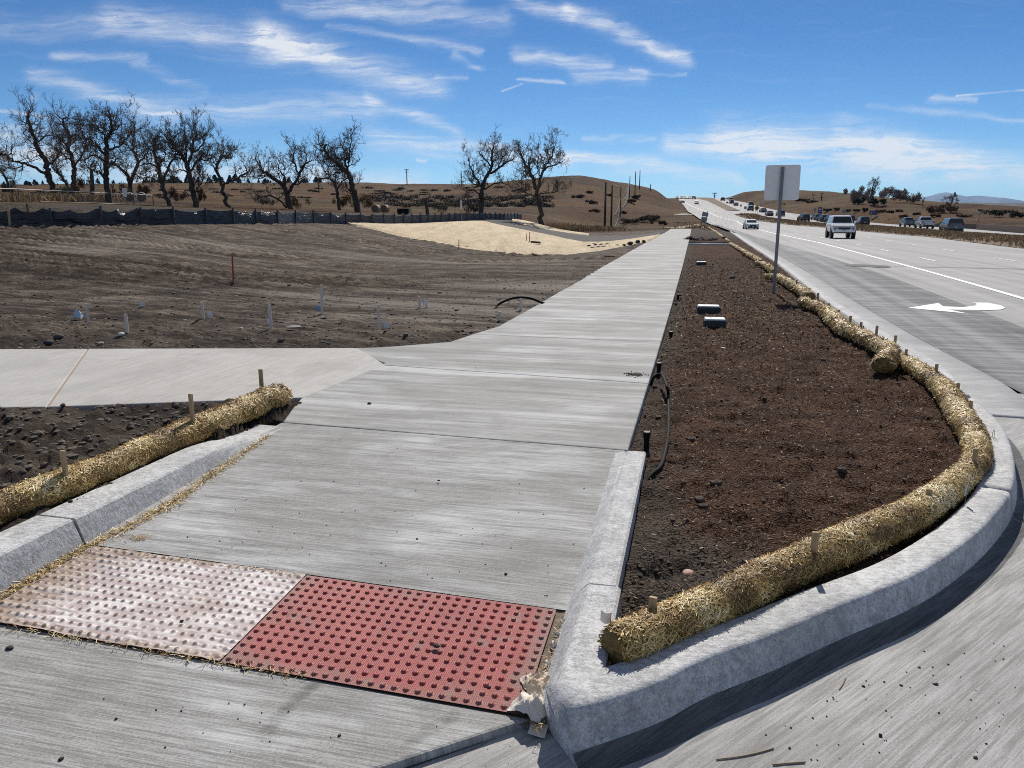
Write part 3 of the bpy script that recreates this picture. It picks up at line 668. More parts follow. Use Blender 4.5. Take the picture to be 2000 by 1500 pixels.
M_footshade = concrete('gutter_shade', (0.085, 0.085, 0.085), (0.17, 0.168, 0.165), (1.5, 60.0), angle=R(-38), patch=0.1)  # kerb-foot strip painted darker to deepen the kerb's cast shadow
njoint = min(range(len(lip)), key=lambda i: (lip[i] - Vector(G(1945, 960, .02))).length)
kb = sweep('kerb', lip[:njoint + 1], kprof, [M_curb, M_footshade, M_street], [0] * 8 + [1] * 3 + [2])
lj = [lip[njoint] + (lip[njoint + 1] - lip[njoint]) * .09] + lip[njoint + 1:ncurve]
kbj = sweep('kerb', lj, kprof, [M_curb, M_footshade, M_street], [0] * 8 + [1] * 3 + [2])
kprof2 = [(-.17, -.14), (-.17, .018), (-.155, .024), (-.03, .027), (-.012, .024), (-.002, .014), (.003, -.004), (.016, -.07), (.03, -.118), (.06, -.134), (.10, -.139), (.60, -.141), (.61, -.17)]
kb2 = sweep('kerb', [Vector((p.x, p.y, p.z)) for p in lip[ncurve:]], kprof2, [M_curb, M_pan], [0] * 9 + [1] * 3)
def edge_kerb(name, s0, s1, base_n, lip_n, back_n, taper=False, zt=0.02):
    ss = np.linspace(s0, s1, 30); sg = 1 if back_n > lip_n else -1; mb = MB(); n = 9
    for s in ss:
        zb = float(zramp(s)) if s > 2.3 else -.118
        k = min(1, (s1 - s) / 0.25 + 0.02) if taper else 1
        z1 = zt if not taper else .058 * float(smooth(s1, s1 - .9, s)) + zb * float(smooth(s1 - .9, s1, s))
        pr = [(base_n, zb - .05), (base_n, zb), (base_n + (lip_n - base_n) * .75 * k, zb + (z1 - zb) * .72), (lip_n, z1 - .008), (lip_n + sg * .012, z1), (back_n - sg * .012, z1 + .002), (back_n, z1 - .008), (back_n + sg * .004, -.14), (base_n, -.14)]
        mb.v += [(x, s, z) for x, z in pr]
    for i in range(len(ss) - 1):
        for k in range(n): mb.f.append((i * n + k, i * n + (k + 1) % n, (i + 1) * n + (k + 1) % n, (i + 1) * n + k)); mb.mi.append(0)
    for e in (0, len(ss) - 1): mb.f.append(tuple(e * n + k for k in range(n))); mb.mi.append(0)
    o = mb.build(name, M_curb, rot=ROT, smooth_=False); struct(o)
    return o
edge_kerb('kerb', 2.30, 3.055, -.465, -.385, -.235); edge_kerb('kerb', 3.066, 5.04, -.46, -.385, -.25)
edge_kerb('kerb', 3.085, 5.12, -3.02, -3.065, -3.30, True); edge_kerb('kerb', -1.0, 3.07, -3.02, -3.07, -3.30, False, .058)

# ---------------------------------------------------------------- planting bed with mulch
lx = np.array([p.x for p in lip]); ly = np.array([p.y for p in lip])
def bedL(y): s_ = np.asarray(y) * 1.03; nL = np.where(np.asarray(y) < 4.95, -.24, swR(s_) - .05); return (nL + np.asarray(y) * sT) / cT
def bedR(y): return np.interp(y, ly, lx) - 0.11 - np.interp(y, [2.2, 4, 6], [0.05, 0.05, 0])
def bedZ(x, y):
    tt = np.clip((x - bedL(y)) / np.maximum(bedR(y) - bedL(y), .05), 0, 1)
    z = -.085 + .05 * np.sin(np.pi * np.clip(tt * .9 + .1, 0, 1)) + .03 * tt
    z = z + (zroad(y) + .145) * tt
    nd = smooth(40, 6, y)
    z = z + fbm(x / .8, y / .8, 81, 4) * .08 + nd * (np.clip(fbm(x / .14, y / .11, 82, 4), -.08, 1) * .11 - np.clip(fbm(x / .35, y / .25, 86, 3) - .12, 0, 1) * .16 + fbm(x / .03, y / .03, 83, 2) * .014)
    pit = smooth(1.1, .0, np.hypot(x - 1.0, y - 2.95) / .5) + smooth(1.1, 0, np.hypot(x - .95, y - 3.5) / .35)
    return z + np.clip(pit, 0, 1) * nd * np.clip(fbm(x / .09, y / .09, 85, 3), -.2, .5) * .10
def m_bed(t):
    o = t.obj(); a = t.noise(o, 38, 6, 0.75); b = t.noise(o, 2.2, 5, 0.6); v_ = t.voro(o, 75); bare = t.attr('bare')
    k = t.m('ADD', t.m('MULTIPLY', a, 0.7), t.m('MULTIPLY', b, 0.4))
    mul = t.ramp(k, [(0.36, (0.010, 0.005, 0.003)), (0.48, (0.052, 0.027, 0.017)), (0.60, (0.120, 0.065, 0.040)), (0.74, (0.24, 0.145, 0.088))])
    mul = t.mix(t.step(t.noise(o, 120, 2, 0.6), 0.66, 0.74), mul, (0.20, 0.13, 0.075))
    soil = t.ramp(k, [(0.38, (0.03, 0.024, 0.02)), (0.55, (0.10, 0.082, 0.066)), (0.75, (0.19, 0.165, 0.14))])
    c = t.mix(bare, mul, soil)
    return {'Base Color': c, 'Roughness': 0.95, 'Normal': t.bump(t.m('ADD', a, v_), 1.0, 0.03), 'Specular IOR Level': 0.1}
Yb = np.geomspace(2.32, 96, 460); Tb = np.linspace(0, 1, 190)
YB, TB = np.meshgrid(Yb, Tb, indexing='ij'); XB = bedL(YB) + (bedR(YB) - bedL(YB)) * TB
def bareness(x, y):
    e = (x - bedL(y))
    return np.clip(smooth(.40, .05, e + fbm(x / .25, y / .25, 91) * .4) * .8 + smooth(.75, .2, np.hypot(x - .72, y - 3.0) * .8 + fbm(x / .2, y / .2, 92) * .5) + smooth(60, 66, y), 0, 1)
o = grid_obj('soil_bed', XB, YB, bedZ(XB, YB), mat('mulched_soil', m_bed), attrs={'bare': bareness(XB, YB)}); struct(o)
M_chip = mat('mulch_fibre', lambda t: {'Base Color': t.ramp(t.attr('rnd'), [(0, (0.018, 0.009, 0.006)), (0.55, (0.080, 0.042, 0.025)), (0.85, (0.19, 0.110, 0.058)), (0.95, (0.44, 0.32, 0.18)), (1, (0.62, 0.50, 0.32))]), 'Roughness': 0.85})
nC = 60000; yc = 2.35 * (30 / 2.35) ** (RNG.random(nC) ** 1.1); xc = bedL(yc) + (bedR(yc) - bedL(yc)) * RNG.random(nC)
kk = RNG.random(nC) > bareness(xc, yc) * .75; xc, yc = xc[kk], yc[kk]
Pc = np.stack([xc, yc, bedZ(xc, yc) + .004], 1); Lc = RNG.uniform(.008, .032, len(xc)) * np.clip(yc / 6, .8, 2.2)
stuff(chips_obj('mulch', Pc, Lc, Lc * RNG.uniform(.12, .3, len(xc)), M_chip, normal_jit=.45, seed=4), 'dark red brown shredded bark mulch over the planting strip', 'mulch')

# ---------------------------------------------------------------- little stones
def rock_mb(mb, c, r, rr, sq=0.65):
    t_ = [(0, 0, 1), (.89, 0, .45), (.28, .85, .45), (-.72, .53, .45), (-.72, -.53, .45), (.28, -.85, .45), (.72, .53, -.45), (-.28, .85, -.45), (-.89, 0, -.45), (-.28, -.85, -.45), (.72, -.53, -.45), (0, 0, -1)]
    fs = [(0,1,2),(0,2,3),(0,3,4),(0,4,5),(0,5,1),(1,6,2),(2,7,3),(3,8,4),(4,9,5),(5,10,1),(6,7,2),(7,8,3),(8,9,4),(9,10,5),(10,6,1),(11,7,6),(11,8,7),(11,9,8),(11,10,9),(11,6,10)]
    a = rr.random() * 6.28; ca, sa = math.cos(a), math.sin(a); ex = rr.uniform(.7, 1.4)
    vs = []
    for x, y, z in t_:
        k = r * rr.uniform(.75, 1.2); x *= ex; vs.append((c[0] + k * (x * ca - y * sa), c[1] + k * (x * sa + y * ca), c[2] + k * z * sq))
    mb.add(vs, fs)
def stone(name, c, r, m, seed, sq=.65, sub=2):
    rr = random.Random(seed); mb = MB(); rock_mb(mb, (0, 0, 0), r, rr, sq); o = mb.build(name, m, smooth_=True, loc=c)
    if sub: s_ = o.modifiers.new('s', 'SUBSURF'); s_.levels = sub; s_.render_levels = sub
    return o
M_clod = flat('earth_clod', (0.115, 0.092, 0.072), 0.95, var=.4, scale=20); M_clod2 = flat('pale_clod', (0.30, 0.27, 0.24), 0.95, var=.3, scale=20)
M_grit = flat('dark_grit', (0.030, 0.027, 0.026), 0.9, var=.4, scale=30)
rr = random.Random(5); mb = MB()
for i in range(2800):        # clods of the field edge by the path and sidewalk
    y = 9.25 + 12 * rr.random() ** 1.5; x = rr.uniform(-.95, .15) * y
    s, n = SN(x, y)
    if n > float(swL(s)) - .08: continue
    mb.mat(1 if rr.random() < .14 else 0); r = rr.uniform(.007, .026) * (1.9 if rr.random() < .07 else 1); rock_mb(mb, (x, y, float(TG(x, y)) + r * .2), r, rr)
stuff(mb.build('clods', [M_clod, M_clod2], smooth_=False, fix=False), 'loose dark earth clods and pale stones along the graded field edge', 'clods')
mb = MB()
for i in range(1100):         # clods of the small patch between the path and the straw roll
    y = rr.uniform(3.9, 6.5); x = rr.uniform(-4.6, -2.0); s, n = SN(x, y)
    if n > -3.55 or y > np.interp(x, [-4.4, -2.0], [6.22, 6.5]): continue
    r = rr.uniform(.006, .025) * (1.7 if rr.random() < .08 else 1); rock_mb(mb, (x, y, float(terrain(np.array([x]), np.array([y]))[0]) + r * .2), r, rr)
stuff(mb.build('clods', [M_clod], smooth_=False, fix=False), 'dark lumpy clods between the straw roll and the side path', 'clods')
mb = MB()
for i in range(420):         # grit on the concrete
    if rr.random() < .55: px, py = rr.uniform(150, 1150), rr.uniform(700, 1470)
    else: px, py = rr.uniform(1150, 1990), rr.uniform(1150, 1490)
    z = 0
    for _ in range(4):
        g = G(px, py, z); s, n = SN(g[0], g[1])
        if -3.0 < n < -.5: z = float(zramp(s)) if s > 2.3 else -.112
        else: z = -.145
    if -3.0 < n < -.5 and 2.2 < s < 3.06: continue
    if not (-3.0 < n < -.5) and (py < 1180 + (1990 - px) * .5): continue
    r = rr.uniform(.002, .0045) * (1.9 if rr.random() < .06 else 1); rock_mb(mb, (g[0], g[1], z + r * .5), r, rr)
stuff(mb.build('grit', [M_grit], fix=False), 'small dark crumbs of earth scattered over the concrete', 'grit')

mb = MB(); rr = random.Random(31)
for i in range(900):
    y = 2.5 * (26 / 2.5) ** rr.random(); tt_ = rr.random() ** (2.2 if rr.random() < .5 else 1); x = float(bedL(y)) + (float(bedR(y)) - float(bedL(y))) * (.03 + .9 * tt_); r = rr.uniform(.004, .013) * (2.2 if rr.random() < .06 else 1) * (1 + y / 25)
    mb.mat(1 if rr.random() < .06 else 0); rock_mb(mb, (x, y, float(bedZ(np.array([x]), np.array([y]))[0]) + r * .2), r, rr)
stuff(mb.build('clods', [flat('bark_lump', (.075, .05, .038), .95, var=.5, scale=30), M_clod2], fix=False), 'small clods and bark lumps in the mulched strip', 'clods')

# ---------------------------------------------------------------- straw wattles and their stakes
def m_straw(t):
    o = t.obj(); a = t.noise(t.map(o, (30, 30, 90)), 1.0, 6, 0.75); b = t.noise(t.map(o, (80, 80, 30)), 1.0, 4, 0.7)
    c = t.ramp(t.m('ADD', t.m('MULTIPLY', a, .6), t.m('MULTIPLY', b, .4)), [(.36, (0.06, 0.032, 0.007)), (.5, (0.28, 0.172, 0.045)), (.62, (0.58, 0.40, 0.135)), (.75, (0.82, 0.65, 0.31))])
    return {'Base Color': c, 'Roughness': 0.7, 'Normal': t.bump(t.m('ADD', a, b), 1.0, 0.02)}
M_straw = mat('packed_straw', m_straw)
M_strand = mat('straw_strand', lambda t: {'Base Color': t.ramp(t.attr('rnd'), [(0, (0.10, 0.050, 0.010)), (.3, (0.34, 0.205, 0.055)), (.65, (0.62, 0.43, 0.145)), (.9, (0.84, 0.67, 0.32)), (1, (0.90, 0.80, 0.53))]), 'Roughness': 0.55, 'Specular IOR Level': .6})
def wattle(path, r, label, seed, group, nstr=4000, L=.04, nseg=22, wscale=1.0):
    rr = np.random.default_rng(seed); step = max(.035, r * .35) * wscale
    P = resample(catmull(path, 8), step); n = len(P)
    Pa = np.array([tuple(p) for p in P]); Tn = np.gradient(Pa, axis=0); Tn /= np.linalg.norm(Tn, axis=1, keepdims=True)
    Sd = np.cross(Tn, [0, 0, 1.0]); Sd /= np.linalg.norm(Sd, axis=1, keepdims=True); Up = np.cross(Sd, Tn)
    dist = np.arange(n) * step
    ang = np.linspace(0, 2 * math.pi, nseg, endpoint=False)
    AA, DD_ = np.meshgrid(ang, dist)
    endf = np.clip(np.minimum(dist, dist[-1] - dist) / (r * .8), 0, 1); endf = .80 + .20 * np.sqrt(1 - (1 - endf) ** 2)
    rad = r * endf[:, None] * (1 + .34 * fbm(DD_ / .38, np.cos(AA) * .8 + seed, seed, 3) + .18 * fbm(DD_ / .09, AA * 1.3 + seed, seed + 5, 3) + .10 * np.sin(DD_ / .55 + seed))
    V = Pa[:, None, :] + Sd[:, None, :] * (np.cos(AA) * rad)[..., None] + Up[:, None, :] * (np.sin(AA) * rad * .92)[..., None]
    base = Pa[0]
    mb = MB(); mb.v = [tuple(v) for v in (V - base).reshape(-1, 3)]
    for i in range(n - 1):
        for k in range(nseg): mb.f.append((i * nseg + k, i * nseg + (k + 1) % nseg, (i + 1) * nseg + (k + 1) % nseg, (i + 1) * nseg + k))
    mb.f.append(tuple(range(nseg))); mb.f.append(tuple((n - 1) * nseg + k for k in range(nseg))); mb.mi = [0] * len(mb.f)
    root = empty('straw_wattle', tuple(base)); tag(root, label, 'straw wattle', group)
    mb.build('straw_roll', M_straw, root, smooth_=True)
    # loose stalks all over the netted roll
    wgt = 1 / np.maximum(Pa[:-1, 1], 2) ** 1.3; wgt /= wgt.sum()
    i = rr.choice(n - 1, nstr, p=wgt); a = rr.uniform(-.6, 3.75, nstr); f = rr.random(nstr)
    ai = (a % (2 * math.pi)) / (2 * math.pi) * nseg; k0 = ai.astype(int) % nseg; k1 = (k0 + 1) % nseg; fa = (ai - np.floor(ai))[:, None]
    Q = (V[i, k0] * (1 - fa) + V[i, k1] * fa) * (1 - f)[:, None] + (V[i + 1, k0] * (1 - fa) + V[i + 1, k1] * fa) * f[:, None]
    N = Sd[i] * np.cos(a)[:, None] + Up[i] * np.sin(a)[:, None]
    rnd = rr.normal(0, .55, (nstr, 3)); Td = Tn[i] * rr.choice([-1, 1], nstr)[:, None] * .7 + np.cross(N, Tn[i]) * rr.normal(0, .8, nstr)[:, None] + rnd * .3
    # long silhouettes: stalks at the two ends too
    ln = L * 1.15 * rr.uniform(.35, 1.4, nstr) * np.clip(Pa[i, 1] / 5, .8, 2.0)
    ch = chips_obj('straw_stalks', Q - base + N * .004, ln, ln * rr.uniform(.05, .13, nstr), M_strand, parent=root, normal_jit=.26, seed=seed, T=Td, nrm=N, col=np.clip(rr.random(nstr) * .62 + 1.1 * (vn(Q[:, 0] * 5 + Q[:, 1] * 3, Q[:, 1] * 5 + Q[:, 2] * 9, seed) - .28), 0, 1)); ch['kind'] = 'stuff'
    return root
def GR(px, py, z0):                    # point at height z0 over the kerb line, which sinks with the road
    z = z0
    for _ in range(8): g = G(px, py, z); z = z0 + float(zroad(g[1])) + .145
    return (g[0], g[1], z)
def wp(lst, z=.09): return [GR(px, py, z) for px, py in lst]
GW = 'straw wattles along the kerbs'
wattle([G(-130, 1050, .12)] + wp([(0, 993), (150, 938), (300, 872), (430, 820), (525, 780)], .11) + [G(548, 772, .085)], .100, 'long straw roll with three stakes beside the ramp and the side path', 3, GW, 15000, .042)
WR = [(1196,1266),(1260,1240),(1300,1222),(1400,1178),(1500,1130),(1600,1085),(1700,1042),(1790,1000),(1860,950),(1904,905),(1905,862),(1884,825),(1868,797),(1846,763),(1812,736),(1780,714),(1752,702)]
wattle(wp(WR, .050), .090, 'longest straw roll, curving round the kerb corner in front of the mulch', 5, GW, 26000, .038)
wattle(wp([(1722,714),(1740,690),(1711,672),(1674,654),(1646,641),(1610,606),(1590,597),(1566,590)], .085), .10, 'straw roll along the kerb with its dark cut end turned into the mulch', 8, GW, 5000, .045)
wattle(wp([(1582,580),(1566,569),(1550,559),(1522,543),(1496,540)], .085), .10, 'straw roll just behind the tall sign post', 9, GW, 2000, .05)
wattle(wp([(1512,531),(1503,524),(1490,516),(1474,515)], .085), .10, 'short straw roll past the sign post, one end poking into the mulch', 11, GW, 900, .05)
wattle(wp([(1485,511.5),(1472,503),(1460,497),(1453,497)], .085), .10, 'straw roll second before the pale trench pipe', 12, GW, 700, .06)
wattle(wp([(1459,495),(1445,487),(1433,480),(1424,475)], .085), .10, 'straw roll ending at the pale trench pipe', 13, GW, 700, .07)
wattle(wp([(1424,472.5),(1415,466),(1406,459),(1397,452.5),(1388,447),(1383,444)], .085), .11, 'farthest straw roll, beyond the trench pipe by the double sign', 14, GW, 800, .10)
M_wood = mat('stake_wood', lambda t: {'Base Color': t.ramp(t.noise(t.map(t.obj(), (60, 60, 5)), 1.0, 5, .6), [(.3, (0.30, 0.20, 0.10)), (.6, (0.50, 0.37, 0.21)), (.8, (0.60, 0.47, 0.29))]), 'Roughness': .8})
M_wood2 = mat('grey_lath', lambda t: {'Base Color': t.ramp(t.noise(t.map(t.obj(), (60, 60, 5)), 1.0, 5, .6), [(.3, (0.62, 0.53, 0.43)), (.8, (0.86, 0.77, 0.65))]), 'Roughness': .85})
def stake(px, pyb, pyt, zb, w_, label, group, m=None, name='wooden_stake', cat='stake', tilt=(0, 0), thick=.6, z0=-.05, rz=None):
    g = GR(px, pyb, zb); top = DP(px, pyt, g[1])[2]
    mb = MB(); hgt = top - z0 - (float(zroad(g[1])) + .145)
    mb.box((0, 0, hgt / 2), (w_, w_ * thick, hgt)); z0 = z0 + float(zroad(g[1])) + .145; o = mb.build(name, m or M_wood, loc=(g[0], g[1], z0), rot=(tilt[0], tilt[1], (random.uniform(-.5, .1) if rz is None else rz)))
    bv = o.modifiers.new('b', 'BEVEL'); bv.width = .002
    tag(o, label, cat, group); return o
GS = 'stakes driven through the straw wattles'
for a in [(130,940,880,.145,'stake nearest the left photo edge on the ramp side straw roll',.030),(378,836,769,.145,'middle stake of the ramp side straw roll',.030),(512,768,721,.13,'stake at the rounded far end of the ramp side straw roll',.032),
          (1274,1208,1166,.08,'short stake at the kerb corner end of the long straw roll',.030),(1588,1097,1039,.07,'tallest stake on the near bend of the curved straw roll',.029),(1812,980,955,.09,'stake next along the curved straw roll after the tallest one',.029),(1902,908,876,.10,'tall pale stake at the outermost point of the curve',.029),
          (1915,842,830,.11,'stub of a stake beside the wire loop on the kerb',.028),(1895,797,783,.11,'stub of a stake where the roll turns along the street joint',.028),(1870,762,748,.11,'stake just beyond the street joint line',.028),(1828,728,711,.11,'stake nearest past the dark cut end of the roll',.030),
          (1769,696,682,.10,'small stake behind the dark cut end of the roll',.028),(1747,678,655,.10,'upright stake behind the leaning stake',.030),(1711,658,636,.10,'tallest stake of the roll along the gutter',.030)]:
    stake(a[0], a[1], a[2], a[3], a[5], a[4], GS)
stake(1732, 697, 676, .15, .03, 'stake leaning over the dark cut end of the roll', GS, tilt=(0, R(22)))
for px, b, t_ in [(1681,642,629),(1660,632,617),(1638,611,605),(1618,604,592),(1608,597,588),(1597,586,572),(1582,574,563),(1571,586,572),(1571,565,558),(1555,562,546),(1545,557,549),(1537,547,536),(1528,542,530),(1520,537,529),(1503,527,517),(1497,521,514),(1487,514,507),(1481,510,504),(1470,504,497),(1464,499,494),(1457,494,489),(1450,489,484.5),(1443,485,480.5),(1437,481,477),(1430,476,472),(1421,470,466),(1413,464,460.5)]:
    stake(px, b, t_, .09, .034, 'one of the small stakes on the straw rolls running away along the gutter', 'far stakes along the gutter')

# straw litter beside the kerbs
def litter(name, path, wd, nst, L, zf, seed, lab):
    r = np.random.default_rng(seed); P = np.array([tuple(p) for p in resample(catmull(path, 8), .02)]); i = r.integers(0, len(P), nst)
    q = P[i] + np.stack([r.normal(0, wd, nst), r.normal(0, wd, nst), np.zeros(nst)], 1)
    q[:, 2] = np.array([zf(a, b) for a, b in q[:, :2]]) + r.random(nst) * .012
    ln = L * r.uniform(.4, 1.3, nst)
    return stuff(chips_obj(name, q, ln, ln * .09, M_strand, normal_jit=.35, seed=seed), lab, 'straw')
zr2 = lambda x, y: float(zramp(SN(x, y)[0])) if SN(x, y)[0] > 2.3 else -.112
def p3(px, py): 
    z = 0
    for _ in range(6): g = G(px, py, z); z = zr2(g[0], g[1])
    return (g[0], g[1], z)
litter('loose_straw', [p3(*q) for q in [(520,852),(440,910),(330,985),(230,1040),(160,1075),(90,1115),(10,1165)]], .025, 2600, .035, zr2, 21, 'loose straw fallen along the foot of the left kerb')
litter('loose_straw', [p3(*q) for q in [(360,960),(340,985),(300,1005)]], .03, 300, .03, zr2, 22, 'loose straw spilling onto the ramp from the left kerb')
litter('loose_straw', [p3(*q) for q in [(262,1052),(285,1052)]], .018, 120, .025, zr2, 23, 'small tuft of straw lying on the ramp')
litter('loose_straw', [p3(*q) for q in [(1207,925),(1190,975),(1172,1040)]], .007, 260, .02, zr2, 24, 'thin line of straw along the right kerb face')
litter('loose_straw', [p3(*q) for q in [(180,1072),(400,1103),(590,1128)]], .012, 240, .028, zr2, 25, 'straw caught in the back joint of the film covered panel')
litter('loose_straw', [p3(*q) for q in [(20,1228),(230,1262),(430,1298),(600,1322)]], .012, 320, .028, zr2, 26, 'straw caught in the front joint of the tactile panels')
M_debris = flat('dry_debris', (0.20, 0.165, 0.12), .95, var=.5, scale=60)
litter('debris', [p3(*q) for q in [(1128,1185),(1100,1230),(1075,1300),(1058,1370),(1050,1420)]], .017, 900, .022, zr2, 27, 'dry leaf crumbs and dirt piled against the right kerb foot')
mb = MB(); rr = random.Random(9)
for i in range(160):
    k = rr.random(); px = 1135 - 85 * k + rr.uniform(-16, 10); py = 1175 + 240 * k; q = p3(px, py); r = rr.uniform(.004, .011); rock_mb(mb, (q[0], q[1], q[2] + r * .3), r, rr)
stuff(mb.build('debris_crumbs', [M_debris], fix=False), 'earth crumbs between the red panel and the right kerb', 'debris')

# ---------------------------------------------------------------- tactile paving panels
def m_tact(t):
    o = t.obj(); rib = t.n('ShaderNodeTexWave', {'Vector': o, 'Scale': 42.0}, wave_type='BANDS', bands_direction='X').outputs['Fac']
    a = t.noise(o, 5, 6, .65); b = t.noise(o, 40, 4, .7)
    c = t.ramp(t.m('ADD', t.m('MULTIPLY', a, .6), t.m('MULTIPLY', b, .4)), [(.35, (0.25, 0.034, 0.030)), (.55, (0.36, 0.058, 0.050)), (.75, (0.44, 0.125, 0.105))])
    d_ = t.step(t.noise(o, 9.0, 8, .74, .5), .56, .63)
    dl = t.attr('dirt')
    d_ = t.m('MULTIPLY', t.m('ADD', t.m('MULTIPLY', d_, .85), dl, clamp=True), .75)
    c = t.mix(d_, c, (0.22, 0.165, 0.135))
    c = t.mix(t.m('MULTIPLY', rib, .30), c, (0.20, 0.04, 0.035))
    return {'Base Color': c, 'Roughness': .55, 'Normal': t.bump(rib, .5, .004)}
n0, n1, s0, s1 = -1.72, -.505, 2.325, 3.02
def dome_field(nx, ny, n0, n1, s0, s1, res, film=False):
    W_, D_ = n1 - n0, s1 - s0; X, Y = np.meshgrid(np.linspace(0, W_, int(W_ / res)), np.linspace(0, D_, int(D_ / res)))
    px_, py_ = W_ / nx, D_ / ny
    fx = (X / px_) % 1 - .5; fy = (Y / py_) % 1 - .5
    dd = np.hypot(fx * px_, fy * py_)
    Z = .0085 * np.clip(smooth(.0130, .0085, dd), 0, 1)
    return X, Y, Z
# red panel: crisp domes; modelled as a fine sheet on a plate
X, Y, Z = dome_field(26, 14, n0, n1, s0, s1, .0032)
dirt = smooth(.10, .0, X + fbm(X / .12, Y / .12, 3) * .3) * .5 + smooth(.12, 0, (n1 - n0 - X) + fbm(X / .05, Y / .05, 4) * .12) * .9 + smooth(.10, 0, Y + fbm(X / .2, Y / .1, 5) * .2) * .55 + smooth(.05, 0, (s1 - s0 - Y) + fbm(X / .2, Y / .1, 7) * .1) * .3
sl = .0375
def place_panel(name, X, Y, Z, m, n0, s0, attrs=None, lift=.004):
    xs = X + n0; ysk = Y + s0 - .035 * (xs + 1.7) * 1.0
    z = zramp(ysk) + lift + Z
    wx, wy = XY(ysk, xs)
    cx_, cy_ = XY(s0, n0); base = (cx_, cy_, float(zramp(s0)))
    me_x = xs - n0; me_y = ysk - s0
    o = grid_obj(name, me_x, me_y, z - base[2], m, True, attrs); o.location = base; o.rotation_euler = ROT
    return o
pan = place_panel('tactile_panel', X, Y, Z, mat('red_tactile', m_tact), n0, s0, {'dirt': np.clip(dirt, 0, 1)})
tag(pan, 'brick red tactile paving panel with raised domes and dirt patches', 'tactile paving')
def m_film(t):
    o = t.obj(); w_ = t.attr('wr'); a = t.noise(t.map(o, (5, 30, 10), rot=(0, 0, R(18))), 1.0, 5, .65); dl = t.attr('dirt'); dm = t.attr('dome')
    c = t.mix(t.step(w_, .25, .8), (0.50, 0.42, 0.40), (0.74, 0.69, 0.66))
    c = t.mix(t.m('MULTIPLY', t.step(a, .52, .7), .5), c, (0.72, 0.64, 0.62))
    c = t.mix(t.m('MULTIPLY', dm, .85), c, (0.10, 0.05, 0.04))
    c = t.mix(t.m('MULTIPLY', dl, .8), c, (0.26, 0.17, 0.10))
    return {'Base Color': c, 'Roughness': .5, 'Normal': t.bump(a, .4, .01), 'Specular IOR Level': .3}
X, Y, Z = dome_field(26, 14, -2.95, n0 - .004, s0, s1, .004)
W_ = n0 + 2.95
wr = fbm(X / .10 + Y * 1.5, Y / .022, 31, 4); wr2 = fbm(X / .04, Y / .018 + X * 3, 33, 3)
hard = .35 + .65 * np.clip(smooth(.55, .0, X / W_) + smooth(.12, .0, Y) + smooth(.09, 0, s1 - s0 - Y) + smooth(.2, 0, W_ - X) * smooth(.25, 0, Y), 0, 1)
Zf = Z * (.6 + .4 * fbm(X / .2, Y / .2, 35)) + hard * (.013 * np.maximum(wr, -.1) + .011 * np.maximum(wr2, -.05)) + .0015
dm = smooth(.0050, .0078, Z) * (.45 + .9 * smooth(-.15, .2, fbm(X / .25, Y / .2, 37)))
dirt = np.clip(smooth(.38, 0, X + fbm(X / .1, Y / .1, 38) * .3) + smooth(.07, 0, s1 - s0 - Y + fbm(X / .1, Y / .05, 39) * .12) * .9 + smooth(.05, 0, Y + fbm(X / .1, Y / .05, 40) * .1) * .8 + smooth(.12, .3, fbm(X / .3, Y / .2, 43)) * .35, 0, 1) * .8
film = place_panel('tactile_panel', X, Y, Zf, mat('plastic_film', m_film), -2.95, s0, {'wr': np.clip(.5 + wr * 1.1 + wr2 * .8, 0, 1), 'dome': np.clip(dm, 0, 1), 'dirt': dirt})
tag(film, 'tactile paving panel still under wrinkled pinkish protective film', 'tactile paving')
mb = MB(); mb.add([(-3.05, 2.34, -.119), (-.44, 2.25, -.122), (-.44, 3.06, -.088), (-3.05, 3.14, -.086)], [(0, 1, 2, 3)]); struct(mb.build('panel_bedding', flat('gap_dirt', (.16, .13, .095), .95, var=.5, scale=40), rot=ROT))

# faint rubber mark on the apron
def m_mark(t):
    o = t.obj(); k = t.m('MULTIPLY', t.step(t.noise(t.map(o, (9, 30, 1)), 1.0, 5, .7), .35, .7), t.attr('rub')); b = t.n('ShaderNodeBsdfPrincipled', {'Base Color': (.05, .05, .05, 1), 'Roughness': .8}); tr = t.n('ShaderNodeBsdfTransparent')
    return t.n('ShaderNodeMixShader', {0: t.m('MULTIPLY', k, .42), 1: tr.outputs[0], 2: b.outputs[0]}).outputs[0]
for pts_ in ([(690, 1290), (640, 1318), (585, 1358), (540, 1405), (508, 1450)], [(905, 1390), (860, 1410), (815, 1440), (790, 1470)]):
    P = resample(catmull([Vector(G(px, py, -.108)) for px, py in pts_], 8), .02); tt = np.linspace(-1, 1, 9); Pa = np.array([tuple(p) for p in P]); Tn = np.gradient(Pa, axis=0); Tn /= np.linalg.norm(Tn, axis=1, keepdims=True)
    X = Pa[:, 0:1] - Tn[:, 1:2] * tt * .035; Y = Pa[:, 1:2] + Tn[:, 0:1] * tt * .035; ends = np.sin(np.pi * np.linspace(0, 1, len(P)))[:, None] ** .6
    struct(grid_obj('tyre_mark', X, Y, X * 0 - .1085, mat('rubber_mark', m_mark), True, {'rub': (1 - np.abs(tt)[None, :] ** 2) * ends}))
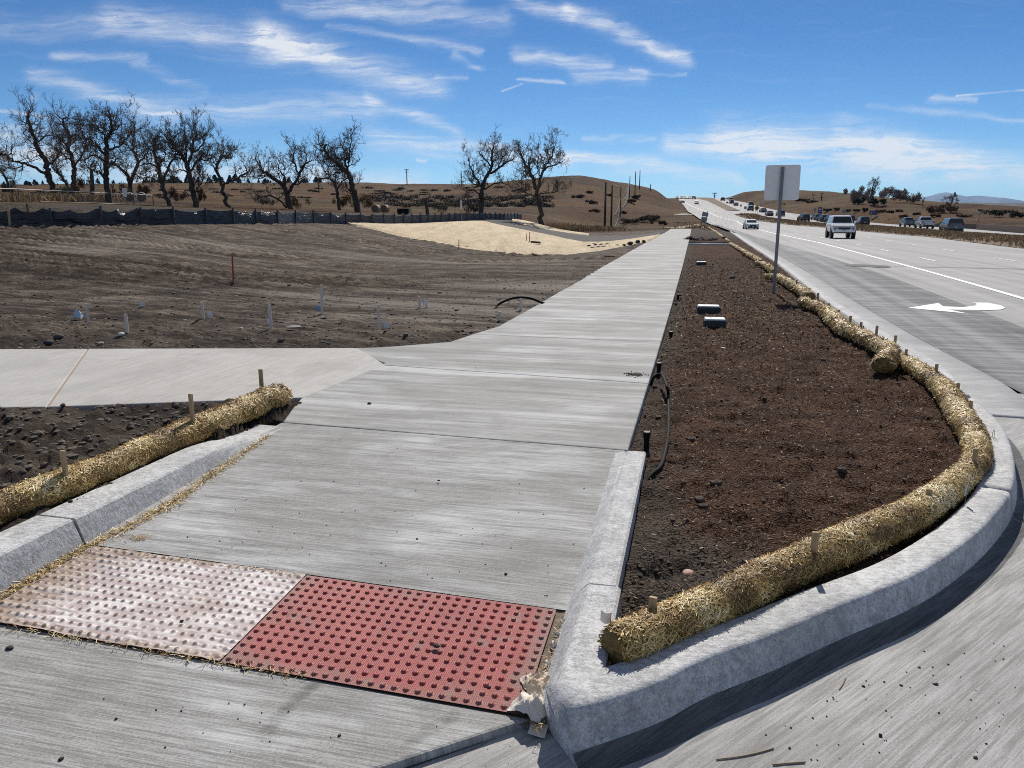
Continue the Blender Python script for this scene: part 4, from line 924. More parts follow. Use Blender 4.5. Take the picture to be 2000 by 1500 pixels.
# ---------------------------------------------------------------- helpers on the terrain
def GT(px, py, d0=20, d1=700):         # first point of the ground seen at a pixel
    D = np.geomspace(d0, d1, 1400); d = ray(px, py); U = d[0] / d[1]; V = d[2] / d[1]
    z = TG(U * D, D); i = np.nonzero(z >= H + V * D)[0]
    y = float(D[i[0]]) if len(i) else d1; return (U * y, y, float(TG(U * y, y)))
def UP(px): return (px - 1000) / F / (cP + .205 * sP)
def GB(px, py):
    z = -.06
    for _ in range(8): g = G(px, py, z); z = float(bedZ(np.array([g[0]]), np.array([g[1]]))[0])
    return (g[0], g[1], z)
M_galv = mat('galvanised_steel', lambda t: {'Base Color': t.mix(t.noise(t.obj(), 25, 4, .6), (0.15, 0.155, 0.16), (0.26, 0.265, 0.27)), 'Metallic': .3, 'Roughness': .5})
M_alu = mat('sign_back', lambda t: {'Base Color': t.mix(t.noise(t.map(t.obj(), (3, 3, 14)), 1.0, 5, .6), (0.86, 0.84, 0.80), (0.92, 0.90, 0.86)), 'Roughness': .5})
M_black = flat('black_plastic', (0.010, 0.010, 0.010), .75, var=.2, **{'Specular IOR Level': .12})
M_white = flat('white_plastic', (0.72, 0.72, 0.70), .5, var=.06)
M_dkpost = flat('dark_steel', (0.045, 0.045, 0.05), .5)
def rrect(w_, h_, r, n=5):
    pts = []
    for cx_, cy_, a0 in ((w_/2-r, h_/2-r, 0), (-w_/2+r, h_/2-r, 90), (-w_/2+r, -h_/2+r, 180), (w_/2-r, -h_/2+r, 270)):
        for k in range(n + 1): a = R(a0 + 90 * k / n); pts.append((cx_ + r * math.cos(a), cy_ + r * math.sin(a)))
    return pts
def plate(mb, w_, h_, th_, zc, y=0.0, r=.04, roll=0.0, x=0.0):      # vertical plate facing -Y
    P = rrect(w_, h_, r); c, s = math.cos(roll), math.sin(roll); n = len(P)
    vs = [(x + p[0] * c - p[1] * s, yy_, zc + p[0] * s + p[1] * c) for yy_ in (y - th_ / 2, y + th_ / 2) for p in P]
    mb.add(vs, [tuple(range(n)), tuple(range(n, 2 * n))[::-1]] + [(k, n + k, n + (k + 1) % n, (k + 1) % n) for k in range(n)])
# ---------------------------------------------------------------- tall blank sign
b = G(1510, 577, -.07); zt = DP(1527, 322, b[1])[2]; zb_ = DP(1527, 391, b[1])[2]; ph = zt - zb_
sg = empty('road_sign', (b[0], b[1], -.12)); sg.rotation_euler = (0, 0, R(-6)); tag(sg, 'tall sign with a blank rounded square back on a steel post in the mulch', 'road sign')
mb = MB(); hp = zt + .12 - .04
for px_, w_, d_, y_ in ((0, .05, .006, -.012), (-.0275, .006, .03, 0), (.0275, .006, .03, 0)): mb.box((px_, y_ - .02, hp / 2), (w_, d_, hp))
pst = mb.build('post', M_galv, sg)
mb = MB(); xo = .02
plate(mb, .70, ph, .004, (zt + zb_) / 2 + .12, .02, .045, R(.7), xo); mb.build('sign_panel', M_alu, sg)
mb = MB()
for zz_ in (.2, -.2): MB().lathe([(.012, -.050), (.012, -.036)], 6, (0, 0, (zt + zb_) / 2 + .12 + zz_), 'y').build('bolt', M_galv, sg)
pass
mb = MB(); rr = random.Random(3)
for i in range(26): r_ = rr.uniform(.02, .05); rock_mb(mb, (b[0] + rr.gauss(0, .22), b[1] - .1 + rr.gauss(0, .12), -.085), r_, rr)
stuff(mb.build('post_spoil', [M_clod], fix=False), 'heap of clods at the foot of the tall sign post', 'clods')
# double sign on two leaning legs
b2 = G(1371, 447, -.05); k_ = b2[1] / F
ds = empty('double_sign', (b2[0], b2[1], -.15)); ds.rotation_euler = (0, R(9), R(-8)); tag(ds, 'pair of stacked grey sign backs on two leaning legs past the mulch strip', 'road sign')
for x_, hh in ((-.22, 2.2), (.22, 2.3)):
    MB().box((x_, .02, hh / 2), (.06, .05, hh)).build('leg', M_dkpost, ds)
for zc in (1.28, 1.86):
    mb = MB(); plate(mb, .72, .50, .02, zc, -.02, .03); mb.build('sign_panel', flat('grey_sign_back', (0.23, 0.24, 0.25), .5), ds)
# ---------------------------------------------------------------- valve boxes, risers, hoses in the bed
M_lid = flat('grey_box_lid', (0.50, 0.53, 0.52), .5, var=.1); M_boxs = flat('dark_box_side', (0.030, 0.034, 0.036), .6)
def valve_box(px0, px1, pyt, pyb, label):
    g = GB((px0 + px1) / 2, pyb); wd = (px1 - px0) / F * g[1] * 1.0; zt_ = DP(px0, pyt + (pyb - pyt) * .5, g[1])[2]
    hh = max(.12, zt_ - g[2] + .035); r_ = empty('valve_box', (g[0], g[1] + .13, g[2] - .03), R(-10)); tag(r_, label, 'valve box', 'irrigation valve boxes in the mulch')
    lo = [(x_ * wd / 2, y_ * .14) for x_, y_ in ((-1, -1), (1, -1), (1, 1), (-1, 1))]
    MB().prism(lo, 0, hh, .012).build('box', M_boxs, r_)
    lid = MB().prism([(x_ * .93, y_ * .93) for x_, y_ in lo], hh - .004, hh + .022, .008).build('lid', M_lid, r_)
    MB().lathe([(.022, hh + .0215), (.022, hh + .0235)], 10, (-wd * .18, .02, 0)).build('finger_hole', M_black, lid)
valve_box(1379, 1421, 622, 638, 'nearest valve box standing square in the mulch')
valve_box(1365, 1409, 592, 610, 'tilted looking valve box just beyond the nearest one')
valve_box(1362, 1381, 508, 517.5, 'farthest valve box, close to the trench pipe')
def riser(px, pyt, pyb, label, r_=.018):
    g = GB(px, pyb); zt_ = DP(px, pyt, g[1])[2]; hh = zt_ + .14
    o = MB().lathe([(r_, 0), (r_, hh - .05), (r_ * 1.1, hh - .045), (r_ * 1.4, hh - .012), (r_ * 1.5, hh), (r_ * 1.4, hh + .001), (r_ * 1.3, hh - .006)], 14).build('sprinkler_riser', M_black, loc=(g[0], g[1], -.14), smooth_=False); tag(o, label, 'sprinkler', 'black irrigation risers by the sidewalk edge')
    MB().lathe([(r_ * 1.25, hh - .004), (r_ * 1.15, hh + .004)], 14).build('cap', flat('dusty_cap', (0.30, 0.22, 0.18), .8), o)
riser(1262, 844, 882, 'black riser in the corner between sidewalk end and right kerb', .020); riser(1286, 709, 738, 'black riser just beyond the bent hose', .022)
riser(1310, 648, 660, 'short black riser further up the sidewalk edge', .022); riser(1324, 575, 584, 'farthest short black riser at the sidewalk edge', .022)
def hose(name, pts, r_, m, label):
    P = resample(catmull(pts, 10), .03); base = P[0]; o = MB().tube([p - base for p in P], r_, 10).build(name, m, loc=tuple(base), smooth_=True); tag(o, label, 'hose'); return o
hb = G(1262, 942, -.07)
gA = G(1277, 748, -.03); gB = G(1300, 745, .0)
hose('irrigation_hose', [(gA[0] - .03, gA[1], -.06), (gA[0], gA[1], .03), (gA[0] + .07, gA[1] - .02, .06), G(1303, 757, .05)] + [tuple(Vector(GB(*q)) + Vector((0, 0, .022))) for q in [(1305, 780), (1306, 812), (1305, 850), (1300, 885), (1290, 915), (1268, 938)]] + [(hb[0] - .06, hb[1] - .1, -.12)], .014, M_black, 'black bent irrigation hose sticking out beside the sidewalk edge')
hose('black_hose', [G(966, 606, -.05), DP(972, 596, 13.6), DP(988, 587, 13.7), DP(1010, 581, 13.8), DP(1035, 582.5, 13.9), G(1058, 591, 0.02), G(1068, 594, -.06)], .022, M_black, 'black hose arching out of the dirt to the sidewalk edge')
# trench with a pale pipe and a rusty one across the bed
def pipe(px0, px1, py, y_off, r_, m, name, label):
    a = G(px0, py, -.02); b_ = G(px1, py, -.02); bz = 0.03
    o = MB().tube([(0, 0, 0), (b_[0] - a[0], b_[1] - a[1], 0)], r_, 12).build(name, m, loc=(a[0], a[1], bz), smooth_=True); tag(o, label, 'pipe')
pipe(1344, 1424, 478.5, 0, .055, M_white, 'white_pipe', 'white pipe lying across the far end of the mulch strip')
pipe(1345, 1428, 474.5, 0, .04, flat('rusty_pipe', (0.13, 0.06, 0.04), .8), 'rusty_pipe', 'thin rusty pipe just behind the white pipe')
g = G(1366, 469, -.05); mb = MB(); rr = random.Random(11)
for i in range(40): rock_mb(mb, (rr.gauss(0, .5), rr.gauss(0, .25), max(0, .22 - i * .004) * rr.random()), rr.uniform(.08, .2), rr)
o = mb.build('dirt_mound', M_clod, loc=g); stuff(o, 'dark mound of clods behind the trench pipes', 'dirt mound')
# stones
M_rock = flat('grey_stone', (0.20, 0.19, 0.18), .85, var=.35, scale=9); M_pink = flat('pinkish_stone', (0.42, 0.27, 0.22), .75, var=.2, scale=30); M_dst = flat('dark_stone', (0.05, 0.047, 0.045), .85, var=.3, scale=20); M_pale = flat('pale_stone', (0.5, 0.47, 0.44), .8, var=.2, scale=20)
def rock_at(px, py, wpx, z, m, label, seed, sq=.6, name='stone'):
    g = GB(px, py) if z in (-.06, -.05) else G(px, py, z); z = g[2]; r_ = wpx / 2 / F * math.hypot(g[1], H); o = stone(name, (g[0], g[1], z + r_ * .2), r_, m, seed, sq); tag(o, label, 'stone'); return o
rock_at(1343, 1120, 27, -.06, M_pink, 'flat pinkish stone lying in the bare soil', 1, .4)
rock_at(1413, 681, 11, -.05, M_pale, 'pale pebble nearest the square valve box', 2); rock_at(1371, 822, 8, -.05, M_pale, 'tiny pale pebble in the middle of the mulch', 3)
rock_at(1386, 701, 13, -.06, M_dst, 'dark half buried stone below the valve boxes', 4, .5); rock_at(1430, 545, 14, -.06, M_dst, 'dark clod beyond the valve boxes', 5, .7)
rock_at(1527, 884, 6, -.05, M_pale, 'tiny white pebble in front of the curved straw roll', 6)
for px, py, wx, z, lab in [(478, 1308, 17, -.112, 'black chip at the front joint of the red panel'), (20, 1267, 17, -.112, 'black chip near the left photo edge'), (853, 1262, 16, -.08, 'black clod on the red tactile panel'), (721, 789, 11, 0, 'black clod on the sidewalk slab nearest the joint'),
                       (857, 939, 7, -.02, 'black crumb on the ramp below the sidewalk joint'), (988, 1121, 8, -.07, 'black crumb at the lower ramp edge'), (119, 1484, 14, -.112, 'dark chip at the bottom of the apron'), (955, 1343, 11, -.1, 'dark crumb on the front of the red panel'),
                       (355, 1213, 9, -.09, 'black crumb on the film covered panel'), (1760, 1339, 8, -.145, 'dark crumb on the street under the kerb bend'), (1686, 1341, 9, -.145, 'dark crumb on the street left of its twin'), (1905, 1480, 10, -.145, 'dark crumb near the lower photo corner')]:
    rock_at(px, py, wx, z, M_grit, lab, hash(lab) % 97 if False else int(px), .55, 'clod')
rock_at(241, 803, 22, -.01, M_dst, 'large black clod beside the path edge', 31, .8, 'clod'); rock_at(986 * .24, 655, 20, -.02, M_pale, 'grey stone beside a short field lath', 32, .6)
rock_at(572, 642, 36, -.02, M_rock, 'flat grey slab lying in the field dirt', 33, .18); rock_at(95, 672, 22, -.02, M_dst, 'black clod at the path edge', 34, .7, 'clod'); rock_at(115, 660, 20, -.02, M_dst, 'black clod a little behind the other', 35, .7, 'clod')
# little heap of brown crumbs on the walk
mb = MB(); rr = random.Random(8); g = G(1240, 732, 0)
for i in range(150): rock_mb(mb, (g[0] + rr.gauss(0, .042), g[1] + rr.gauss(0, .045), .004), rr.uniform(.003, .009), rr)
stuff(mb.build('dirt_pile', [flat('brown_crumbs', (0.085, 0.055, 0.038), .95, var=.4)], fix=False), 'small pile of brown crumbs on the sidewalk edge', 'dirt')
# twigs
def twig(pxs, r_, z, label):
    P = [G(px, py, z + r_) for px, py in pxs]; b_ = P[0]; o = MB().tube([tuple(Vector(p) - Vector(b_)) for p in catmull(P, 4)], r_, 6).build('twig', flat('dry_twig', (0.30, 0.22, 0.14), .8), loc=b_); tag(o, label, 'twig')
twig([(1399, 1483), (1440, 1478), (1480, 1470), (1511, 1461)], .0025, -.144, 'long bent twig on the street below the kerb'); twig([(1509, 1493), (1545, 1490), (1572, 1488)], .0028, -.144, 'dark short twig at the bottom photo edge'); twig([(1639, 1346), (1646, 1336), (1652, 1323)], .002, -.144, 'short straw on the street in front of the kerb')
twig([(561, 1203), (574, 1180), (589, 1158)], .0015, -.088, 'thin straw lying across the red panel corner')
# ---------------------------------------------------------------- crumpled paper by the kerb
def crumple(name, c, sx, sy, seed, m, lift, label, rz, fold=1.0):
    X, Y = np.meshgrid(np.linspace(-.5, .5, 26), np.linspace(-.5, .5, 26))
    r2 = X ** 2 + Y ** 2
    def ridge(a): return 1 - np.abs(2 * vn(X * 4 + a, Y * 4 + a * 1.7, seed) - 1)
    Z = lift * (ridge(0) ** 1.5 * .8 + .45 * ridge(9) ** 2 + .5 * fold * np.cos(X * 3.2 + seed) * np.cos(Y * 2.6)) * smooth(.75, .2, np.sqrt(r2))
    dx = .16 * (fbm(X * 3, Y * 3, seed + 3) + .6 * fbm(X * 9, Y * 9, seed + 6)); dy = .16 * (fbm(X * 3, Y * 3, seed + 4) + .6 * fbm(X * 9, Y * 9, seed + 7))
    o = grid_obj(name, (X + dx) * sx, (Y + dy) * sy, Z + .006, m, False); o.location = c; o.rotation_euler = (0, 0, rz)
    sd = o.modifiers.new('t', 'SOLIDIFY'); sd.thickness = .0008; tag(o, label, 'paper'); return o
M_paper = mat('kraft_paper', lambda t: {'Base Color': t.mix(t.noise(t.obj(), 14, 4, .6), (0.46, 0.36, 0.26), (0.66, 0.57, 0.46)), 'Roughness': .8})
M_paperw = mat('off_white_paper', lambda t: {'Base Color': t.mix(t.noise(t.obj(), 14, 4, .6), (0.58, 0.51, 0.42), (0.76, 0.71, 0.63)), 'Roughness': .8})
crumple('crumpled_paper', p3(1063, 1345), .15, .15, 3, M_paper, .05, 'brown crumpled paper against the right kerb foot', .3)
crumple('crumpled_paper', p3(1042, 1382), .14, .13, 7, M_paperw, .040, 'whiter crumpled paper below the brown one', 1.0)
o = MB().box((0, 0, 0), (.060, .055, .002)).build('paper_scrap', M_paperw, loc=(p3(1051, 1418)[0], p3(1051, 1418)[1], -.125), rot=(R(12), R(8), R(-15))); tag(o, 'flat folded white paper scrap under the crumpled paper', 'paper')
for i, (px, py, s_) in enumerate([(1085, 1262, .035), (1090, 1240, .03), (1105, 1218, .025), (1072, 1300, .03)]):
    crumple('paper_flake', p3(px, py), s_, s_ * 1.3, 20 + i, M_paperw, .018, ['pale paper flake beside the red panel, lower middle', 'pale paper flake beside the red panel, upper middle', 'topmost pale paper flake beside the red panel', 'pale paper flake just above the brown crumpled paper'][i], i)
# white pin flags on the kerb and in the field
M_flag = mat('flag_film', lambda t: {'Base Color': (.80, .77, .72), 'Roughness': .5, 'Subsurface Weight': .0, 'Transmission Weight': .0})
def pin_flag(px, pyb, pyt, z, label, w_=.06, hh=.05, m=None, lean=0.0, yaw=.6):
    g = G(px, pyb, z); zt_ = max(DP(px, pyt, g[1])[2], z + .05); r_ = empty('pin_flag', (g[0], g[1], z - .02), yaw); r_.rotation_euler = (lean, lean * .6, yaw); tag(r_, label, 'marker flag', 'pin flags')
    h_ = zt_ - z + .02; MB().tube([(0, 0, 0), (0, 0, h_)], .0016, 5).build('wire', M_galv, r_)
    X, Z = np.meshgrid(np.linspace(0, w_, 6), np.linspace(h_ - hh, h_, 5)); grid_obj('flag', X, np.sin(X / w_ * 4) * .008, Z - X * .35, m or M_flag, True, parent=r_)
pin_flag(1190, 1240, 1183, .03, 'crumpled white flag leaning over the kerb corner by the straw roll', .045, .055, lean=-.25, yaw=2.6); pin_flag(1883, 985, 948, .03, 'folded white flag tucked against the curved straw roll', .03, .06, lean=.1, yaw=1.4)
hose('wire_loop', [G(1944, 858, .02), DP(1937, 851, G(1944, 858, .02)[1]), DP(1941, 841, G(1944, 858, .02)[1]), DP(1942, 838, G(1944, 858, .02)[1]), G(1943, 856, .02)], .0016, M_galv, 'thin wire loop standing on the kerb beside a stub stake')['category'] = 'wire'
M_blue = flat('blue_film', (0.25, 0.42, 0.55), .4)
for px, b_, t_, lab, mm in [(273, 602, 589, 'pale flag behind the two lowest laths', None), (405, 619, 606, 'white flag just right of the thin lath', None), (521, 634, 620, 'white flag at the foot of the lath by the grey slab', None), (618, 606, 596, 'blue tinted flag beside the tallest lath', M_blue), (749, 641, 628, 'white flag at the foot of the lath nearest the sidewalk flare', None), (827, 600, 584, 'white flag on the leaning short lath', None), (1008, 500 + 24, 518, 'small white flag in the middle of the field', None)]:
    pin_flag(px, b_, t_, -.02, lab, .09, .10, mm)
crumple('plastic_scrap', G(153, 622, -.02), .14, .16, 12, mat('pale_blue_plastic', lambda t: {'Base Color': (.42, .52, .58), 'Roughness': .35}), .10, 'pale blue plastic scrap left of the field laths', .2)
GL = 'survey laths in the graded field'
for px, b_, t_, lab in [(174, 636, 592, 'lath right of the blue plastic scrap'), (249, 651, 613, 'thick short lath with a stone at its foot'), (398, 626, 590, 'thin lath next to a white flag'), (529, 642, 594, 'lath behind the flat grey slab'), (629, 613, 556, 'tallest lath, with the blue tinted flag'),
                        (740, 639, 595, 'lath nearest the flare of the sidewalk'), (820, 602, 579, 'leaning short lath further back'), (1017, 607, 583, 'lath under the arching black hose'), (975, 627, 608, 'short lath at the sidewalk edge below the black hose')]:
    stake(px, b_, t_, -.03, .045, lab, GL, M_wood2, 'survey_lath', 'lath', (R(random.uniform(-3, 3)), R(random.uniform(-3, 3))), .35, -.1)
M_pinkw = flat('pink_painted_wood', (0.38, 0.06, 0.08), .7)
def far_lath(px, pb, pt, lab, m=M_pinkw, wd=.036):
    g = GT(px, pb, 12, 120); zt_ = DP(px, pt, g[1])[2]; o = MB().box((0, 0, (zt_ - g[2]) / 2), (wd, wd * .5, zt_ - g[2] + .1)).build('survey_lath', m, loc=g, rot=(0, R(2), .3)); tag(o, lab, 'lath', 'pink survey laths')
far_lath(456, 553, 503, 'tall pink lath in the tilled field'); far_lath(896, 487, 470, 'pink lath at the lower edge of the straw blanket')
far_lath(1028, 473, 458, 'left one of two pink laths on the straw blanket'); far_lath(1034, 475, 455, 'right one of two pink laths on the straw blanket', M_pinkw, .045)
# ---------------------------------------------------------------- silt fence
M_silt = mat('silt_fabric', lambda t: {'Base Color': t.mix(t.noise(t.obj(), 6, 4, .6), (0.012, 0.013, 0.016), (0.040, 0.043, 0.050)), 'Roughness': .34, 'Specular IOR Level': .6, 'Normal': t.bump(t.noise(t.map(t.obj(), (1.2, 1.2, 9), rot=(0, R(25), 0)), 1.0, 4, .6), 1.0, .12)})
posts = [-330,-235,-140,-50,22,104,201,278,342,404,458,502,544,579,614,647,676,706,728,751,771,789,806,822,837,851,862,878,889,901,913,926,938,948,957,968,977,985,992,998,1005,1011,1018]
pp = []
for px in posts:
    D = float(np.interp(px, fence_px, fence_D)); x = UP(px) * D; pp.append(Vector((x, D, float(terrain(np.array([x]), np.array([D]))[0]))))
sf = empty('silt_fence', tuple(pp[5])); tag(sf, 'long black plastic silt fence along the top of the dirt bank', 'silt fence'); b_ = pp[5]; rr = random.Random(2)
for i, p in enumerate(pp):
    q = p - b_; hh = .76 + rr.uniform(-.05, .05)
    MB().box((q.x, q.y - .03, q.z + hh / 2 - .05), (.085, .06, hh + .16), Matrix.Rotation(rr.uniform(-.05, .05), 3, 'Y')).build('post', M_dkpost if i != 4 else M_wood, sf)
    if i + 1 < len(pp):
        n_ = pp[i + 1] - p; nx, ny = 22, 8; uu, vv = np.meshgrid(np.linspace(0, 1, nx), np.linspace(0, 1, ny))
        h0 = .70 + rr.uniform(-.03, .03); sag = rr.uniform(.03, .10); bul = rr.uniform(-.05, .28); sk_ = rr.uniform(-1, 1)
        gz_ = terrain(p.x + n_.x * uu, p.y + n_.y * uu)
        X = q.x + n_.x * uu; Y = q.y + n_.y * uu - .0 + (-bul * np.sin(np.pi * uu) * np.sin(np.pi * vv * .9)) + .03 * fbm(uu * 5 + i, vv * 2 + uu * 2 * sk_, 7, 4) * 3 + .025 * np.sin((uu * 3 + vv * sk_) * 6.28 + i) * (1 - vv * .3) - smooth(.18, 0, vv) * .10
        Zf_ = gz_ - b_.z - .02 + vv * (h0 - sag * np.sin(np.pi * uu))
        grid_obj('fabric_panel', X, Y, Zf_, M_silt, True, parent=sf)
w0 = GT(59, 441, 20, 60); o = MB().box((0, 0, .42), (.09, .07, .95)).build('wooden_post', flat('weathered_post', (0.16, 0.11, 0.075), .9), loc=w0); tag(o, 'brown wooden post standing in front of the black silt fence', 'post')
# ---------------------------------------------------------------- straw blanket on the slope and the dark access track
def sheet(name, px0, px1, lo, hi, m, lift, nx=150, ny=36, wob=.02):
    P = np.linspace(px0, px1, nx); dl = np.interp(P, *zip(*lo)); dh = np.interp(P, *zip(*hi)); dl = dl + fbm(P / 25, P * 0, 5) * 1.2 * wob / .02
    PX, VV = np.meshgrid(P, np.linspace(0, 1, ny)); D = dl + (np.maximum(dh, dl + .05) - dl) * VV; X = UP(PX) * D
    Z = terrain(X, D) + lift * smooth(0, .12, VV) * smooth(1, .95, VV) + wob * (fbm(X / .9, D / 1.6, 95, 4)); return grid_obj(name, X, D, Z, m, True)
def m_blanket(t):
    o = t.obj(); a = t.noise(t.map(o, (1.3, .25, 1), rot=(0, 0, R(20))), 1.0, 6, .65); b = t.noise(o, 7, 5, .75); x = t.n('ShaderNodeSeparateXYZ', {0: t.map(o, rot=(0, 0, R(28)))}).outputs[0]
    sm = t.step(t.m('PINGPONG', x, 1.2), .10, .02)
    c = t.ramp(t.m('ADD', t.m('MULTIPLY', a, .5), t.m('MULTIPLY', b, .5)), [(.34, (0.36, 0.265, 0.150)), (.5, (0.62, 0.485, 0.300)), (.66, (0.76, 0.63, 0.42))])
    c = t.mix(t.m('MULTIPLY', sm, .25), c, (.33, .25, .15)); return {'Base Color': c, 'Roughness': .85, 'Normal': t.bump(t.m('ADD', t.m('MULTIPLY', a, 2.0), b), 1.0, .12)}
M_blk = mat('straw_blanket', m_blanket)
o = sheet('straw_blanket', 674, 1302, [(674,54.3),(700,52.5),(760,49),(850,46),(920,42.5),(1000,40),(1060,39.3),(1110,39.6),(1150,40.5),(1200,42.5),(1260,46.5),(1302,52)], [(674,54.4),(740,56.4),(850,66),(944,74.6),(992,67),(1060,61),(1120,55),(1145,52.5),(1190,52),(1220,53),(1260,57),(1302,66)], M_blk, .10); tag(o, 'wide pale straw blanket pinned over the pond slope', 'erosion blanket', 'straw blankets beside the access track')
o = sheet('straw_blanket', 1000, 1150, [(1000,80.5),(1024,77),(1120,69.5),(1150,66)], [(1000,85),(1018,86.5),(1060,82),(1124,76),(1150,70)], M_blk, .10, 60, 14); tag(o, 'narrow straw blanket strip above the access track, near two bare trees', 'erosion blanket', 'straw blankets beside the access track')
o = sheet('access_track', 946, 1330, [(946,75),(992,67.3),(1060,61.3),(1120,55.3),(1145,52.8),(1190,52.3),(1220,53.5),(1260,57.5),(1330,80)], [(946,76),(989,80.5),(1024,76.8),(1120,69.2),(1160,65.5),(1230,65),(1290,70),(1330,84)], flat('dark_gravel', (0.050, 0.042, 0.035), .95, var=.6, scale=.8), .05, 110, 16); struct(o)
for i, (px, py, wx) in enumerate([(1150,484,15),(1157,487,13),(1163,482,14),(1169,486,12),(1174,481,13),(1180,485,12),(1186,480,12),(1160,479,11),(1191,484,9),(1168,478,9),(1205,482,10),(1231,478,15),(1246,475,16),(1257,474,12),(1219,481,8)]):
    g = GT(px, py, 25, 90); r_ = wx / 2 / F * g[1]; o = stone('rock', (g[0], g[1], g[2] + .06 + r_ * .1), r_, M_dst, 50 + i, .6, 1); tag(o, 'dark rock of the small riprap line at the foot of the straw blanket', 'rock', 'riprap rocks below the straw blanket')
g = GT(1046, 480.5, 25, 90); o = MB().tube([(-.3, 0, .25), (.3, -.05, .2)], .06, 8).build('log', flat('dark_log', (0.06, 0.04, 0.03), .9), loc=g); tag(o, 'short dark log lying on the straw blanket', 'log')
g = G(1190, 503, -.03); o = MB().box((0, 0, .05), (.42, .10, .07)).build('board', flat('rusty_board', (0.30, 0.12, 0.07), .8), loc=g, rot=(0, 0, -.2)); tag(o, 'reddish board lying in the dirt left of the sidewalk', 'board')
# ---------------------------------------------------------------- bare cottonwoods behind the silt fence
M_bark = mat('dark_bark', lambda t: {'Base Color': t.ramp(t.noise(t.map(t.obj(), (3, 3, .6)), 1.0, 5, .7), [(.35, (0.022, 0.017, 0.013)), (.65, (0.095, 0.076, 0.060))]), 'Roughness': .95})
M_twig = flat('grey_twig', (0.135, 0.102, 0.078), .95, var=.3, scale=2)
M_leaf = mat('dead_leaf', lambda t: {'Base Color': t.ramp(t.attr('rnd'), [(0, (0.08, 0.030, 0.012)), (.6, (0.19, 0.075, 0.028)), (1, (0.30, 0.14, 0.05))]), 'Roughness': .85})
Z1 = lambda p: (p[0] / 3.5714, 180 + p[1] / 3.5714)
Z2 = lambda p: (480 + p[0] / 3.125, 220 + p[1] / 3.125)
def fast_tubes(paths, radii, n=3):
    """list of point arrays -> vertices and faces of thin n-sided tubes"""
    V = []; Fc = []; o = 0
    ca = [(math.cos(2 * math.pi * k / n), math.sin(2 * math.pi * k / n)) for k in range(n)]
    for P, rd in zip(paths, radii):
        d = P[-1] - P[0]; d = d / (np.linalg.norm(d) + 1e-9); a = np.array([0, 0, 1.0]) if abs(d[2]) < .8 else np.array([1.0, 0, 0])
        u = np.cross(d, a); u /= np.linalg.norm(u); w_ = np.cross(d, u); m = len(P)
        for i in range(m):
            for c_, s_ in ca: V.append(P[i] + (u * c_ + w_ * s_) * rd[i])
        for i in range(m - 1):
            for k in range(n): Fc.append((o + i * n + k, o + i * n + (k + 1) % n, o + (i + 1) * n + (k + 1) % n, o + (i + 1) * n + k))
        o += m * n
    return V, Fc
